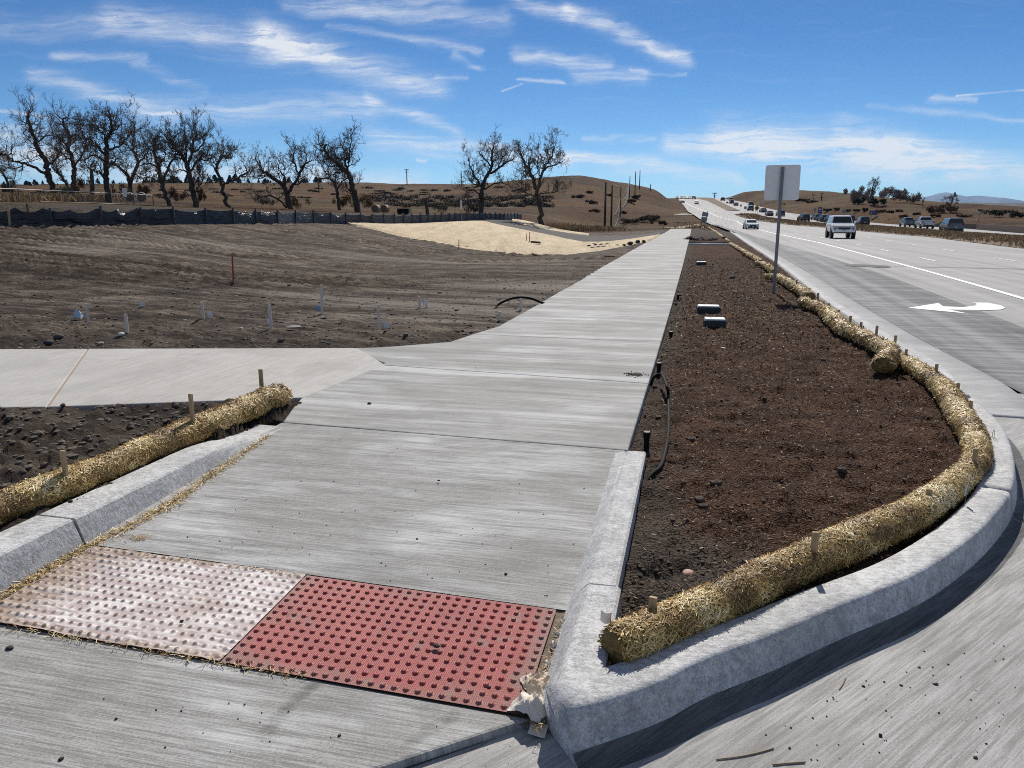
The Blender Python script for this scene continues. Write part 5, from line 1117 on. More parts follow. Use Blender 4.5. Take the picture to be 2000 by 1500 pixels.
def bare_tree(conv, limbs, label, seed, leaves=0, D0=(60, 220), twf=1.0, group='bare cottonwoods behind the silt fence', up=.25, foot=None):
    twf = twf * 1.0
    rr = np.random.default_rng(seed); rq = random.Random(seed)
    bx = conv(limbs[0][0][0]) if foot is None else foot; base = np.array(GT(bx[0], bx[1], *D0)); D = base[1]
    root = empty('bare_tree', tuple(base)); tag(root, label, 'tree', group)
    mb = MB(); tw = []; twr = []; leafP = []; skel = []
    sc_ = D / F * {Z1: .28, Z2: .32}.get(conv, 1.0)
    for li, (pts, w0) in enumerate(limbs):
        off = 0.0; Q = []
        side = 0 if li == 0 else rq.choice([-1, 1])
        for k, p in enumerate(pts):
            px, py = conv(p); off += side * rq.uniform(.0, .6) if k else 0
            q = np.array(DP(px, py, D + off)); Q.append(q - base)
        if li == 0: Q[0][2] = -.3
        # gnarl
        P = [np.array(v) for v in catmull([tuple(q) for q in Q], 4)]
        for k in range(1, len(P) - 1): P[k] = P[k] + rr.normal(0, .07, 3)
        r0 = max(.05, w0 * sc_ / 2 * 1.0); r1 = max(.03, r0 * .2)
        n = len(P); rad = [r0 * (1 - k / (n - 1)) ** .8 * .92 + r1 * (k / (n - 1)) + (.30 * r0 if li == 0 and k == 0 else 0) for k in range(n)]
        mb.tube([tuple(p) for p in P], rad, 7); skel.append((P, rad))
    tall = max(q[2] for P_, r_ in skel for q in P_); Ls = min(1.25, tall / 12.5)
    def grow(p, d, L, r, lev):
        nseg = 5 if lev == 0 else (4 if lev == 1 else 3); pts = [p]; q = p.copy(); dd = d / np.linalg.norm(d)
        for k in range(nseg):
            dd = dd + rr.normal(0, .30, 3) + np.array([0, 0, up * .35]); dd /= np.linalg.norm(dd); q = q + dd * L / nseg; pts.append(q.copy())
        tw.append(np.array(pts)); twr.append(np.linspace(r, max(.010, r * .35), nseg + 1))
        if lev >= 3: return
        nch = (5, 4, 3)[lev]
        for j in range(max(1, int(round(nch * twf + rr.normal(0, .6))))):
            i = rq.randint(1, nseg); a = pts[i]; dn = pts[i] - pts[i - 1]; dn /= np.linalg.norm(dn) + 1e-9
            nd = dn * .75 + rr.normal(0, .62, 3) + np.array([0, 0, up])
            grow(a, nd, L * rr.uniform(.42, .66), max(.013, r * .5), lev + 1)
    for P, rad in skel:
        n = len(P); st = max(1, int(n * (.40 if n > 14 else .25)))
        for k in range(st, n):
            cnt = 1 if rq.random() < .9 else 2
            if k == n - 1: cnt = 3
            for _ in range(cnt):
                dn = P[k] - P[k - 1]; dn /= np.linalg.norm(dn) + 1e-9
                nd = dn * .55 + rr.normal(0, .75, 3) + np.array([0, 0, .25]); grow(P[k], nd, rr.uniform(1.3, 2.9) * Ls, max(.026, min(rad[k] * .6, .075)) * min(1, Ls * 1.6), 0 if rq.random() < .55 else 1)
        if leaves:
            for k in range(2, n, 2): leafP.append(P[k])
    mb.build('trunk', M_bark, root, smooth_=True)
    V, Fc = fast_tubes(tw, twr); me = bpy.data.meshes.new('branches'); me.from_pydata([tuple(v) for v in V], [], Fc); me.update(); me.materials.append(M_twig)
    o = bpy.data.objects.new('branches', me); C.objects.link(o); o.parent = root
    if leaves:
        ends = np.array([q[-1] for q in tw]); low = ends[ends[:, 2] < np.quantile(ends[:, 2], .62)]
        cen = low[rr.integers(0, len(low), leaves // 14)]; Q = np.repeat(cen, 14, 0) + rr.normal(0, .38, (len(cen) * 14, 3)); Q[:, 2] -= .15
        chips_obj('leaves', Q, rr.uniform(.12, .26, len(Q)), rr.uniform(.07, .13, len(Q)), M_leaf, parent=root, normal_jit=2.0, seed=seed)
    return root
bare_tree(Z1, [([(60,660),(40,600),(15,560),(-20,520),(-60,500)], 22), ([(15,560),(60,520),(90,540)], 10), ([(40,600),(100,600),(110,560)], 9)], 'low bare tree cut by the left photo edge', 101, 0, (60, 160), foot=(16, 372))
bare_tree(Z1, [([(400,735),(355,640),(333,560),(318,480),(280,410),(250,350),(235,300),(215,240),(195,190),(205,140)], 46), ([(340,600),(300,560),(235,520),(170,500),(110,485),(60,455),(10,425),(-40,440)], 24), ([(320,490),(355,495),(400,450),(410,420),(380,380)], 16), ([(250,365),(295,320),(340,305),(380,310)], 12), ([(235,300),(200,270),(165,290)], 10), ([(170,500),(120,530),(70,520)], 9), ([(60,455),(80,410),(100,370)], 9)], 'tall twisted bare tree leaning left, leftmost with its whole crown in view', 102, 150)
bare_tree(Z1, [([(512,740),(510,660),(514,590),(515,520),(495,440),(470,370),(490,320),(462,260),(440,210),(460,180)], 40), ([(505,730),(480,680),(440,610),(400,560),(360,520)], 28), ([(472,375),(425,340),(395,285)], 14), ([(515,520),(560,455),(585,400),(570,350)], 16), ([(490,320),(540,300),(560,330)], 10), ([(495,440),(450,430),(410,450)], 10)], 'bare tree with two stems crossing near the ground, second from the left', 103, 240)
bare_tree(Z1, [([(758,770),(745,670),(738,590),(735,500),(745,410),(740,335),(768,285),(780,230),(768,175)], 46), ([(737,450),(692,385),(640,335),(592,318),(555,268),(540,245)], 20), ([(738,490),(665,440),(605,465),(560,470)], 16), ([(745,405),(830,380),(882,325),(893,262)], 18), ([(745,620),(700,565),(650,550),(610,520)], 16), ([(740,335),(700,270),(640,230)], 12), ([(768,285),(830,240),(850,200)], 12), ([(740,540),(800,480),(850,470)], 14)], 'biggest bare tree with reddish dead leaves low on its trunk', 104, 420)
bare_tree(Z1, [([(915,745),(905,650),(897,590),(855,545),(800,505),(760,500)], 36), ([(903,650),(938,565),(962,490),(942,420),(925,360),(940,290),(932,235)], 28), ([(960,492),(1010,450),(1042,408),(1060,360)], 15), ([(942,420),(900,390),(870,400)], 10), ([(938,565),(1000,600),(1050,580)], 11)], 'forked bare tree behind the white wrapped bales', 105, 360)
bare_tree(Z1, [([(1195,795),(1162,730),(1132,640),(1120,570),(1100,500),(1078,430),(1080,370),(1088,315)], 38), ([(1142,600),(1170,520),(1220,460),(1252,420),(1280,400)], 20), ([(1098,520),(1050,500),(1000,498),(960,520)], 14), ([(1130,640),(1065,600),(1005,580)], 12), ([(1078,430),(1040,390),(1020,350)], 10)], 'slim bare tree leaning left beside the white wrapped bales', 106, 200)
bare_tree(Z1, [([(1372,805),(1350,700),(1322,590),(1302,505),(1262,440),(1222,380),(1178,325)], 48), ([(1310,520),(1340,430),(1352,350),(1370,295)], 22), ([(1302,490),(1298,390),(1288,290)], 18), ([(1322,570),(1380,485),(1440,470),(1492,458)], 18), ([(1312,560),(1250,540),(1210,560)], 12), ([(1262,440),(1210,430),(1160,430)], 12), ([(1340,430),(1400,380),(1420,330)], 12), ([(1352,720),(1400,640),(1420,600)], 12)], 'full fan crowned bare tree in the middle of the left row', 107, 40, twf=1.25, up=.45)
bare_tree(Z1, [([(1592,805),(1570,740),(1550,670),(1527,590),(1505,530),(1530,490),(1550,440),(1582,452),(1615,460)], 30), ([(1550,440),(1560,400),(1545,370)], 10), ([(1560,650),(1610,610),(1680,590),(1720,558),(1700,500)], 18), ([(1582,450),(1610,410)], 8), ([(1680,590),(1740,570),(1760,550)], 8)], 'small open bare tree with a hooked top standing alone', 108, 0, twf=.8)
bare_tree(Z2, [([(278,590),(256,515),(230,450),(182,410),(140,380),(100,350),(82,290)], 36), ([(256,500),(290,440),(330,380),(362,315),(405,288)], 24), ([(240,440),(232,385),(200,340),(190,300)], 14), ([(330,380),(302,330),(290,262),(310,200)], 14), ([(252,580),(185,520),(110,510),(60,530)], 16), ([(140,380),(90,400),(50,390)], 9), ([(362,315),(370,260),(350,230)], 9), ([(290,440),(350,420)], 8)], 'wide spreading bare tree left of the leaning pair', 109, 0)
bare_tree(Z2, [([(572,595),(562,510),(550,450),(520,410),(470,400),(440,420)], 24), ([(556,475),(590,420),(640,400)], 14), ([(550,450),(545,390),(560,340)], 12), ([(520,410),(480,350),(460,310)], 10)], 'smaller upright bare tree of the leaning pair', 110, 60)
bare_tree(Z2, [([(688,610),(672,525),(652,445),(622,370),(562,312),(512,272),(480,222),(490,195)], 42), ([(632,395),(610,320),(612,255),(590,198)], 18), ([(622,310),(640,245),(646,165)], 14), ([(602,360),(545,370),(500,380)], 12), ([(672,520),(620,460),(600,400)], 12), ([(562,312),(520,330),(470,300)], 10)], 'bare tree with a long trunk leaning left beside the golden bushes', 111, 0)
bare_tree(Z2, [([(1440,615),(1440,525),(1446,462),(1462,400),(1500,330),(1502,270),(1512,205)], 32), ([(1446,470),(1402,392),(1372,340),(1358,270)], 17), ([(1470,385),(1540,340),(1600,300),(1642,285)], 17), ([(1448,440),(1400,440),(1355,400)], 13), ([(1500,330),(1452,280),(1430,240)], 12), ([(1455,470),(1540,430),(1600,440)], 12), ([(1440,530),(1390,470),(1350,480)], 12), ([(1540,340),(1560,280),(1590,250)], 10)], 'symmetrical bare tree left of the two beyond the fence end', 112, 0, twf=1.1)
bare_tree(Z2, [([(1802,685),(1796,595),(1780,520),(1770,450),(1742,370),(1702,310),(1678,255)], 34), ([(1780,475),(1800,390),(1832,320),(1870,262),(1882,215)], 20), ([(1832,340),(1892,318),(1932,295)], 12), ([(1772,510),(1712,490),(1680,460)], 12), ([(1790,505),(1850,490),(1905,478)], 12), ([(1742,370),(1690,390),(1670,420)], 10), ([(1800,390),(1780,320),(1790,280)], 10)], 'bare tree right of the two beyond the fence end', 113, 20)
for pts, w_, conv, lab in [([(640,738),(642,640),(636,540)], 30, Z1, 'broken dead trunk standing between the bare trees'), ([(1108,625),(1100,580),(1092,535)], 26, Z2, 'leaning dead stump behind the silt fence')]:
    b_ = np.array(GT(*conv(pts[0]), 60, 200)); sc_ = b_[1] / F * .3; P = [np.array(DP(*conv(p), b_[1])) - b_ for p in pts]; P[0][2] = -.3; P = [np.array(v) + np.random.default_rng(3).normal(0, .05, 3) for v in catmull([tuple(p) for p in P], 5)]
    r_ = empty('dead_trunk', tuple(b_)); tag(r_, lab, 'dead trunk'); MB().tube([tuple(p) for p in P], [w_ * sc_ / 2 * (1 - .035 * k) * (.9 + .2 * random.random()) for k in range(len(P))], 8).build('trunk', M_bark, r_, smooth_=True)
# ---------------------------------------------------------------- bushes and pines
def shrub_mesh(name, w_, h_, n, m, seed, L=.5, W=.06, upr=1.0, clumps=9):
    rr = np.random.default_rng(seed); cc = np.stack([rr.normal(0, w_ * .24, clumps), rr.normal(0, w_ * .24, clumps), rr.uniform(.25, .75, clumps) * h_], 1); cs = rr.uniform(.5, 1.0, clumps)
    i = rr.integers(0, clumps, n); q = rr.normal(0, 1, (n, 3)); q /= np.linalg.norm(q, axis=1, keepdims=True); q *= rr.random((n, 1)) ** .45
    P = cc[i] + q * np.array([w_ * .24, w_ * .24, h_ * .30]) * cs[i][:, None]; P[:, 2] = np.abs(P[:, 2])
    T = P * np.array([1, 1, .2]) / w_ + rr.normal(0, .45, (n, 3)) + np.array([0, 0, upr]); N = rr.normal(0, 1, (n, 3))
    o = chips_obj(name, P, L * rr.uniform(.5, 1.3, n), W * rr.uniform(.6, 1.4, n), m, normal_jit=.6, seed=seed, T=T, nrm=N); return o
def leafmat(name, a, b): return mat(name, lambda t: {'Base Color': t.mix(t.attr('rnd'), a, b), 'Roughness': .9})
M_gold = leafmat('golden_willow', (0.10, 0.055, 0.015), (0.27, 0.165, 0.045)); M_sage = leafmat('sage_twigs', (0.06, 0.055, 0.032), (0.15, 0.135, 0.085)); M_scrub = leafmat('dark_scrub', (0.024, 0.018, 0.014), (0.095, 0.066, 0.045)); M_rust = leafmat('rusty_brush', (0.06, 0.032, 0.015), (0.17, 0.095, 0.045)); M_ashy = leafmat('ashy_twigs', (0.13, 0.105, 0.088), (0.36, 0.30, 0.25)); M_green = leafmat('juniper_green', (0.010, 0.016, 0.008), (0.040, 0.052, 0.024)); M_pine = leafmat('pine_dark', (0.012, 0.018, 0.010), (0.040, 0.050, 0.030))
def bush(px, py, wpx, hpx, m, label, seed, name='bush', cat='bush', group=None, n=900, d=(60, 500), upr=1.0, dens=1.0):
    g = GT(px, py, *d); k = g[1] / F; w_, h_ = wpx * k, hpx * k; lp = max(.25, k * 4)
    o = shrub_mesh(name, w_, h_, int(n * dens), m, seed, L=lp, W=lp * .22, upr=upr); o.location = g; tag(o, label, cat, group); return o
bush(712, 414, 54, 36, M_gold, 'golden willow bush right of the leaning bare trees', 1); bush(672, 410, 30, 32, M_gold, 'golden willow bush behind the leaning trunk', 2); bush(580, 408, 32, 26, M_gold, 'golden brown bush under the wide spreading tree', 3)
bush(870, 418, 46, 30, M_sage, 'grey green willow bush right of the dead stump', 4); bush(925, 418, 36, 24, M_sage, 'small grey green bush at the foot of the symmetrical tree', 5)
bush(115, 390, 34, 28, M_sage, 'pale green bush under the leftmost twisted tree', 6); bush(20, 380, 40, 28, M_sage, 'grey bush at the left photo edge below the hill', 7); bush(350, 396, 34, 34, M_rust, 'brown brush under the slim leaning tree', 8); bush(160, 390, 30, 46, M_rust, 'rusty brush between the first bare trees', 9); bush(395, 402, 26, 40, M_rust, 'rusty brush clinging to the fan crowned tree', 10)
bush(240, 392, 30, 36, M_rust, 'rusty brush between the biggest tree and its neighbour', 14); bush(280, 392, 34, 34, M_rust, 'rusty brush behind the white wrapped bales', 15); bush(515, 404, 32, 24, M_ashy, 'ashy thicket between the hooked and the spreading tree', 16)
bush(1262, 434, 60, 14, M_scrub, 'dark low thicket in the hollow before the highway', 11, n=1400); bush(1230, 436, 40, 9, M_rust, 'rusty weeds beside the dark low thicket', 12); bush(1290, 440, 22, 8, M_rust, 'rusty weeds nearest the highway bank', 13)
for i, (px, py, wx, hx) in enumerate([(1240,388,16,8),(1233,397,20,9),(1130,386,22,6),(1155,398,22,8),(1150,377,10,4),(1160,414,24,6),(1218,417,10,4),(1190,383,8,4)]):
    bush(px, py, wx, hx * .8, M_rust if i % 2 else M_scrub, 'dark round shrub dotting the hill by the power poles', 30 + i, 'shrub', 'shrub', 'dark shrubs on the hill by the power poles', 500)
# band of dark oak scrub along the foot of the hill
rr = np.random.default_rng(77); P = []; T_ = []
for px, py, wx, hx in [(x, y, rr.uniform(12, 26), rr.uniform(6, 11)) for x in range(705, 1075, 8) for y in (392 + rr.uniform(-6, 4), 402 + rr.uniform(-4, 3)) if not (y > 398 and x < 760)] + [(rr.uniform(700, 1040), rr.uniform(366, 386), rr.uniform(8, 20), rr.uniform(2, 4)) for _ in range(26)] + [(rr.uniform(0, 680), rr.uniform(368, 388), rr.uniform(5, 16), rr.uniform(1.5, 3)) for _ in range(70)]:
    g = GT(px, py, 110, 600); k = g[1] / F; n = 170; q = rr.normal(0, .62, (n, 3)) * np.array([wx * k * .5, 1.5, hx * k * .5]); q[:, 2] = np.abs(q[:, 2]); P.append(q + np.array(g)); T_.append(np.full(n, k))
P = np.concatenate(P); kk = np.concatenate(T_); stuff(chips_obj('oak_scrub', P, kk * 3.2 * rr.uniform(.5, 1.3, len(P)), kk * 1.3, M_scrub, normal_jit=1.2, seed=6, T=rr.normal(0, .6, (len(P), 3)) + np.array([0, 0, .6])), 'dark leafless oak scrub along the foot of the brown hill', 'scrub')
def pine_mesh(seed, n=260):
    rr = np.random.default_rng(seed); h_ = rr.random(n) ** .8; r_ = (1 - h_) * .36 + .05; a = rr.random(n) * 6.28; q = r_ * rr.random(n) ** .4
    P = np.stack([np.cos(a) * q, np.sin(a) * q, h_ * .92 + .08], 1); o = chips_obj('pine_tree', P, .16, .09, M_pine, normal_jit=1.5, seed=seed); return o.data, o
pm = []
for s_ in (1, 2, 3):
    d_, o = pine_mesh(s_); pm.append(d_); bpy.data.objects.remove(o)
rr = random.Random(12); pts = [(rr.uniform(-60, 300), rr.uniform(2, 7)) for _ in range(38)] + [(rr.uniform(300, 470), rr.uniform(3, 9)) for _ in range(30)] + [(rr.uniform(470, 640), rr.uniform(2.5, 7)) for _ in range(22)]
for i, (px, hp) in enumerate(pts):
    D = 560 + rr.uniform(-25, 15); x = UP(px) * D; k = D / F; o = bpy.data.objects.new('pine_tree', pm[i % 3]); C.objects.link(o); o.location = (x, D, float(TG(x, D)) - .3); s_ = hp * k * 1.7; o.scale = (s_ * rr.uniform(1.0, 1.8),) * 2 + (s_,); o.rotation_euler = (0, 0, rr.random() * 6)
    tag(o, 'tiny dark pine on the left skyline', 'pine tree', 'pines along the left skyline')
# shrubs and trees on the right hand hill
bush(1671, 399, 34, 37, M_ashy, 'round ashy bush, leftmost of the row on the right hill', 201, n=1600, upr=.8); bush(1676, 400, 22, 15, M_green, 'dark green base of brush under the round ashy bush', 202, n=700, upr=.3)
bush(1710, 401, 24, 14, M_green, 'dark juniper below the thin upright tree', 203, n=1100, upr=.3); bush(1738, 396, 40, 34, M_ashy, 'broad ashy bush right of the thin upright tree', 204, n=1700, upr=.8); bush(1757, 396, 20, 26, M_ashy, 'ashy bush touching the right side of the broad one', 205, n=800, upr=.8)
bush(1771, 397, 20, 23, M_ashy, 'tawny bush between the broad one and the far right one', 206, n=700, dens=.5); bush(1788, 398, 24, 21, M_ashy, 'grey bush at the right end of the hilltop row', 207, n=1000, upr=.8); bush(1700, 396, 18, 29, M_ashy, 'ashy bush left of the thin upright tree', 208, n=700, upr=.9)
idc = lambda p: p
bare_tree(idc, [([(1706,399),(1705,385),(1703,372),(1707,360),(1709,356)], 4.0), ([(1704,376),(1700,368),(1699,363)], 1.6), ([(1706,372),(1711,366),(1712,361)], 1.6)], 'thin upright tree rising above the bushes on the right hill', 301, 0, (60, 500), group='trees on the right hill', twf=1.1)
bare_tree(idc, [([(1588,388),(1588,382),(1586,377)], 1.2), ([(1588,384),(1591,378)], .8)], 'tiny bare tree on the hill skyline right of the tall sign', 302, 0, (60, 500), group='trees on the right hill', twf=.7)
bare_tree(idc, [([(1857,414),(1856,404),(1858,394),(1862,385),(1866,381)], 3.0), ([(1857,404),(1850,396),(1847,390)], 1.6), ([(1857,406),(1868,398),(1870,390)], 1.6), ([(1858,396),(1856,388)], 1.2)], 'leafless tree standing in front of the distant mountain, right end', 303, 0, (60, 400), group='trees on the right hill', twf=1.3)
bare_tree(idc, [([(1803,404),(1802,394),(1800,386)], 1.8), ([(1802,396),(1806,388)], 1.0)], 'small bare tree below the foot of the mountain', 304, 0, (60, 400), group='trees on the right hill', twf=.9)
bush(1850, 416, 44, 16, M_rust, 'tangled brown brush under the right leafless tree', 211, n=900); bush(1825, 415, 30, 10, M_rust, 'brown brush left of the right leafless tree', 212); bush(1945, 424, 60, 14, M_green, 'dark green thicket near the right photo edge', 213, n=1300, upr=.3); bush(1990, 426, 30, 12, M_green, 'dark green bush touching the right photo edge', 214, upr=.3)
rr = random.Random(4)
for i, (px, py, wx, hx) in enumerate([(1560,392,14,5),(1571,393,12,4),(1585,396,18,4),(1617,413,14,5),(1634,411,9,4),(1676,413,16,5),(1690,412,10,5),(1656,414,8,4),(1720,415,18,5),(1740,416,12,4),(1755,414,12,4),(1790,420,14,4),(1830,424,20,5),(1880,424,26,5),(1765,424,16,4)]):
    bush(px, py, wx, hx, M_rust if i % 3 else M_scrub, 'low dark shrub on the slope beyond the far lanes', 230 + i, 'shrub', 'shrub', 'low shrubs on the slope beyond the far lanes', 420)
# ---------------------------------------------------------------- power poles and wires
def pole(px, pb, pt, lab, d=(60, 520), cross=False, r_=.16):
    g = GT(px, pb, *d); zt_ = DP(px, pt, g[1])[2]; hh = zt_ - g[2]; k = max(r_, g[1] / F * 1.0)
    r0 = empty('power_pole', g); tag(r0, lab, 'power pole', 'wooden power poles'); MB().tube([(0, 0, -.5), (0, 0, hh)], [k, k * .7], 8).build('pole', M_bark, r0, smooth_=True)
    if cross: MB().box((0, 0, hh - .5), (k * 9, k, k)).build('crossarm', M_bark, r0); MB().box((0, 0, hh - 1.9), (k * 7, k, k)).build('crossarm', M_bark, r0)
    return Vector((g[0], g[1], zt_))
p1 = pole(1181, 448, 356, 'nearest power pole, rising from the hollow'); p2 = pole(1193.5, 443, 362, 'second power pole, just right of the nearest'); p3_ = pole(1211, 424, 363, 'third power pole, halfway up the hill'); p4 = pole(1229, 389, 344, 'fourth power pole, where the bright wires gather')
p5 = pole(1240, 382, 335, 'fifth power pole on the hill crest'); p6 = pole(1249, 366, 333, 'sixth power pole, tallest against the sky'); p7 = pole(1270, 373, 360, 'tiny power pole on the descending ridge', r_=.1)
pole(795, 361, 330, 'double armed power pole on the left hill skyline', (100, 600), True); pole(901, 362, 333, 'plain power pole on the left hill skyline', (100, 600)); pole(623, 376, 342, 'thin power pole behind the leaning pair of trees', (100, 600)); pole(1395.5, 388.5, 376, 'power pole at the highway crest', (300, 520), True, .12); pole(1604, 392, 376, 'power pole on the right hill skyline', (100, 520), True, .12)
M_wire = mat('bright_wire', lambda t: {'Base Color': (.62, .60, .57), 'Metallic': .3, 'Roughness': .35})
def wire(a, b, sag, lab, r_=.05, m=M_wire):
    P = [a.lerp(b, k / 14) - Vector((0, 0, sag * 4 * (k / 14) * (1 - k / 14))) for k in range(15)]; o = MB().tube([p - a for p in P], r_, 4).build('power_line', m, loc=tuple(a)); tag(o, lab, 'power line', 'power lines on the hill')
for i in range(5): wire(p4 - Vector((0, 0, .6 * i)), p3_ - Vector((.3 * i, 0, 1.6 * i)), 3.2 + i * .8, 'bright sagging power line between the third and fourth pole', .028)
for i in range(3): wire(p3_ - Vector((0, 0, 2.5 + 2 * i)), p2 - Vector((0, 0, 4 + 2.5 * i)), 1.5, 'sagging power line between the second and third pole', .024)
# ---------------------------------------------------------------- hay bales, left lane with wire fence, odds and ends behind the fence
ribbon_later = True
M_wrap = mat('white_bale_wrap', lambda t: {'Base Color': t.mix(t.noise(t.obj(), 3, 4, .6), (.55, .53, .50), (.74, .73, .70)), 'Roughness': .4}); M_hay = flat('bale_end', (0.17, 0.13, 0.085), .95, var=.4, scale=4)
def bale(px, py, dpx, lab, m, yaw):
    g = GT(px, py, 60, 300); r_ = dpx / 2 / F * g[1]; o = empty('hay_bale', (g[0], g[1], g[2] + r_ * .92), 0); o.rotation_euler = (0, 0, yaw); tag(o, lab, 'hay bale', 'round hay bales')
    MB().lathe([(r_ * .94, -r_ * .8), (r_, -r_ * .72), (r_, r_ * .72), (r_ * .94, r_ * .8)], 24, axis='y').build('wrap', m, o, smooth_=False); MB().lathe([(r_ * .9, -r_ * .83), (r_ * .9, -r_ * .79)], 24, axis='y').build('straw_end', M_hay, o)
M_hayw = flat('weathered_hay', (0.36, 0.28, 0.17), .9, var=.3, scale=3)
bale(253, 394, 18, 'white wrapped hay bale behind the small white sign', M_wrap, .5); bale(277, 394, 18, 'white wrapped hay bale with its whole round end showing', M_wrap, .5); bale(735, 415, 15, 'tan round bale behind the golden bush, left of two', M_hayw, -.3); bale(752, 415, 15, 'tan round bale behind the golden bush, right of two', M_hayw, -.3)
def ribbon(name, pts, wdt, m, lift=.05, n=60):
    P = [GT(px, py, 35, 200) for px, py in pts]; P = resample(P, 1.0); mb = MB()
    for i, p in enumerate(P):
        for o_ in (-wdt / 2, wdt / 2): mb.v.append((p.x, p.y + o_, float(terrain(np.array([p.x]), np.array([p.y + o_]))[0]) + lift))
    mb.f = [(2 * i, 2 * i + 1, 2 * i + 3, 2 * i + 2) for i in range(len(P) - 1)]; mb.mi = [0] * len(mb.f); return struct(mb.build(name, m, smooth_=True))
ribbon('side_road', [(1285, 419.5), (1302, 418), (1325, 416.5), (1346, 415)], 7, M_hwy, .10) if False else None
ribbon('lane', [(-120, 394), (0, 394), (120, 395.5), (200, 398), (300, 402)], 3.4, flat('pale_lane', (.42, .40, .37), .9, scale=.6))
wf = empty('wire_fence', GT(150, 394, 35, 200)); tag(wf, 'low wire fence along the pale lane behind the silt fence', 'wire fence'); wb = wf.location; mbw = MB(); tops = []
for px in (-60, -10, 38, 88, 125, 145, 182, 218, 262, 300):
    g = Vector(GT(px, 393 + max(0, px - 60) * .03, 35, 200)); q = g - wb; tops.append(q + Vector((0, 0, .95))); MB().box((q.x, q.y, q.z + .5), (.07, .07, 1.05)).build('post', M_dkpost, wf)
MB().tube(tops, .04, 5).build('rail', flat('pale_rail', (.34, .33, .31), .6), wf)
def small_sign(px, pb, pt, wpx, hpx, m, lab, d=(40, 400), post=M_galv, legs=1, diamond=False, mark=None, road=False, yaw=0.0):
    g = RP(px, pb) if road else GT(px, pb, *d); k = g[1] / F; zt_ = DP(px, pt, g[1])[2] - g[2]; r0 = empty('road_sign', g, yaw); tag(r0, lab, 'road sign')
    for x_ in ((0,) if legs == 1 else (-wpx * k * .22, wpx * k * .22)): MB().box((x_, .06, zt_ / 2 - .1), (max(.06, k * .5), .06, zt_ + .2 - hpx * k * .1)).build('post', post, r0)
    mb = MB(); plate(mb, wpx * k * (.72 if diamond else 1), hpx * k * (.72 if diamond else 1), .03, zt_ - hpx * k / 2, 0, .03, R(45) if diamond else 0); mb.build('sign_panel', m, r0)
    if mark:
        for (x_, z_, w_, h_, mm) in mark: MB().box((x_ * wpx * k, -.03, zt_ - hpx * k * (1 - z_)), (w_ * wpx * k, .02, h_ * hpx * k)).build('marking', mm, r0)
    return r0
M_yel = flat('sign_yellow', (.62, .36, .03), .5, var=.08); M_or = flat('sign_amber', (.50, .24, .03), .5, var=.08); M_sblue = flat('sign_blue', (.018, .035, .16), .45); M_sgrey = flat('sign_grey', (.30, .31, .32), .5); M_swhite = flat('sign_white', (.66, .66, .64), .5); M_sblack = flat('sign_black', (.02, .02, .02), .5)
small_sign(246, 400, 367, 8, 16, M_swhite, 'small white notice on a post beside the wrapped bales', (40, 120)); small_sign(901, 432, 391, 3, 17, M_swhite, 'narrow white marker post behind the silt fence', (40, 110)); small_sign(382, 403, 395, 3, 8, M_swhite, 'short white post beside the hooked bare tree', (40, 140))
g = GT(790, 419, 60, 200); o = empty('trailer', g); tag(o, 'dark low trailer parked behind the silt fence beside the tan bales', 'trailer'); k = g[1] / F
MB().box((0, 0, 6.5 * k), (22 * k, 2.2, 9 * k)).build('body', flat('trailer_green', (.022, .028, .02), .6), o); MB().box((0, -1.15, 8.5 * k), (17 * k, .08, 3.5 * k)).build('slot', M_black, o)
for x_ in (-6, 6): MB().lathe([(.28, -.1), (.28, .1)], 14, (x_ * k, -1.05, .28), 'y').build('wheel', M_black, o)
M_or2 = flat('orange_edge', (.75, .25, .02), .5)
small_sign(1477, 424.5, 400.5, 11, 11, M_or, 'amber diamond warning sign on two legs in the median', legs=2, diamond=True, road=True, mark=[(0, .5, .28, .34, M_sblack)]); small_sign(1455, 419, 403, 5, 5, M_sgrey, 'small grey square sign at the median gap', road=True); small_sign(1447, 404, 399.5, 3, 3.5, M_dkpost, 'tiny dark sign on the upper median', road=True)
small_sign(1420.5, 397, 393.8, 4, 3, M_dkpost, 'tiny dark board between the far lanes near the crest', road=True)
small_sign(1485.5, 403, 388.5, 4, 5, M_swhite, 'small white sign on the hill left of the tall sign post', (60, 480)); small_sign(1530.5, 412, 394.5, 6.5, 7.5, M_yel, 'yellow curve sign seen right of the tall sign post', (60, 400), diamond=True, mark=[(0, .5, .22, .35, M_sblack)])
small_sign(1600.5, 424, 404.5, 7, 13, M_sblue, 'tall blue sign with a pale mark beyond the far lanes', (60, 300), mark=[(0, .68, .42, .22, M_swhite), (0, .36, .5, .06, M_swhite)]); small_sign(1591, 418, 406.5, 5, 5, M_sgrey, 'dull grey sign left of the tall blue sign', (60, 300)); small_sign(1647, 420, 409, 5.5, 7, M_sgrey, 'dull grey sign midway between the two blue signs', (60, 300))
small_sign(1705, 425, 411.5, 15, 7.5, M_sblue, 'wide blue sign with pale lettering beyond the far lanes', (60, 300), legs=2, mark=[(-.22, .5, .10, .45, M_swhite), (.14, .55, .40, .10, M_sgrey)]); small_sign(1910.5, 440, 408.5, 9, 3.5, flat('sign_brown', (.10, .07, .05), .6), 'thin brown sign on a post near the right photo edge', (60, 200))
for px, pb in ((1715, 428), (1735, 429)): small_sign(px, pb, 423, 2.4, 3.5, M_swhite, 'small pale roadside marker between the blue sign and the pickups', (60, 260))['group'] = 'pale roadside markers'
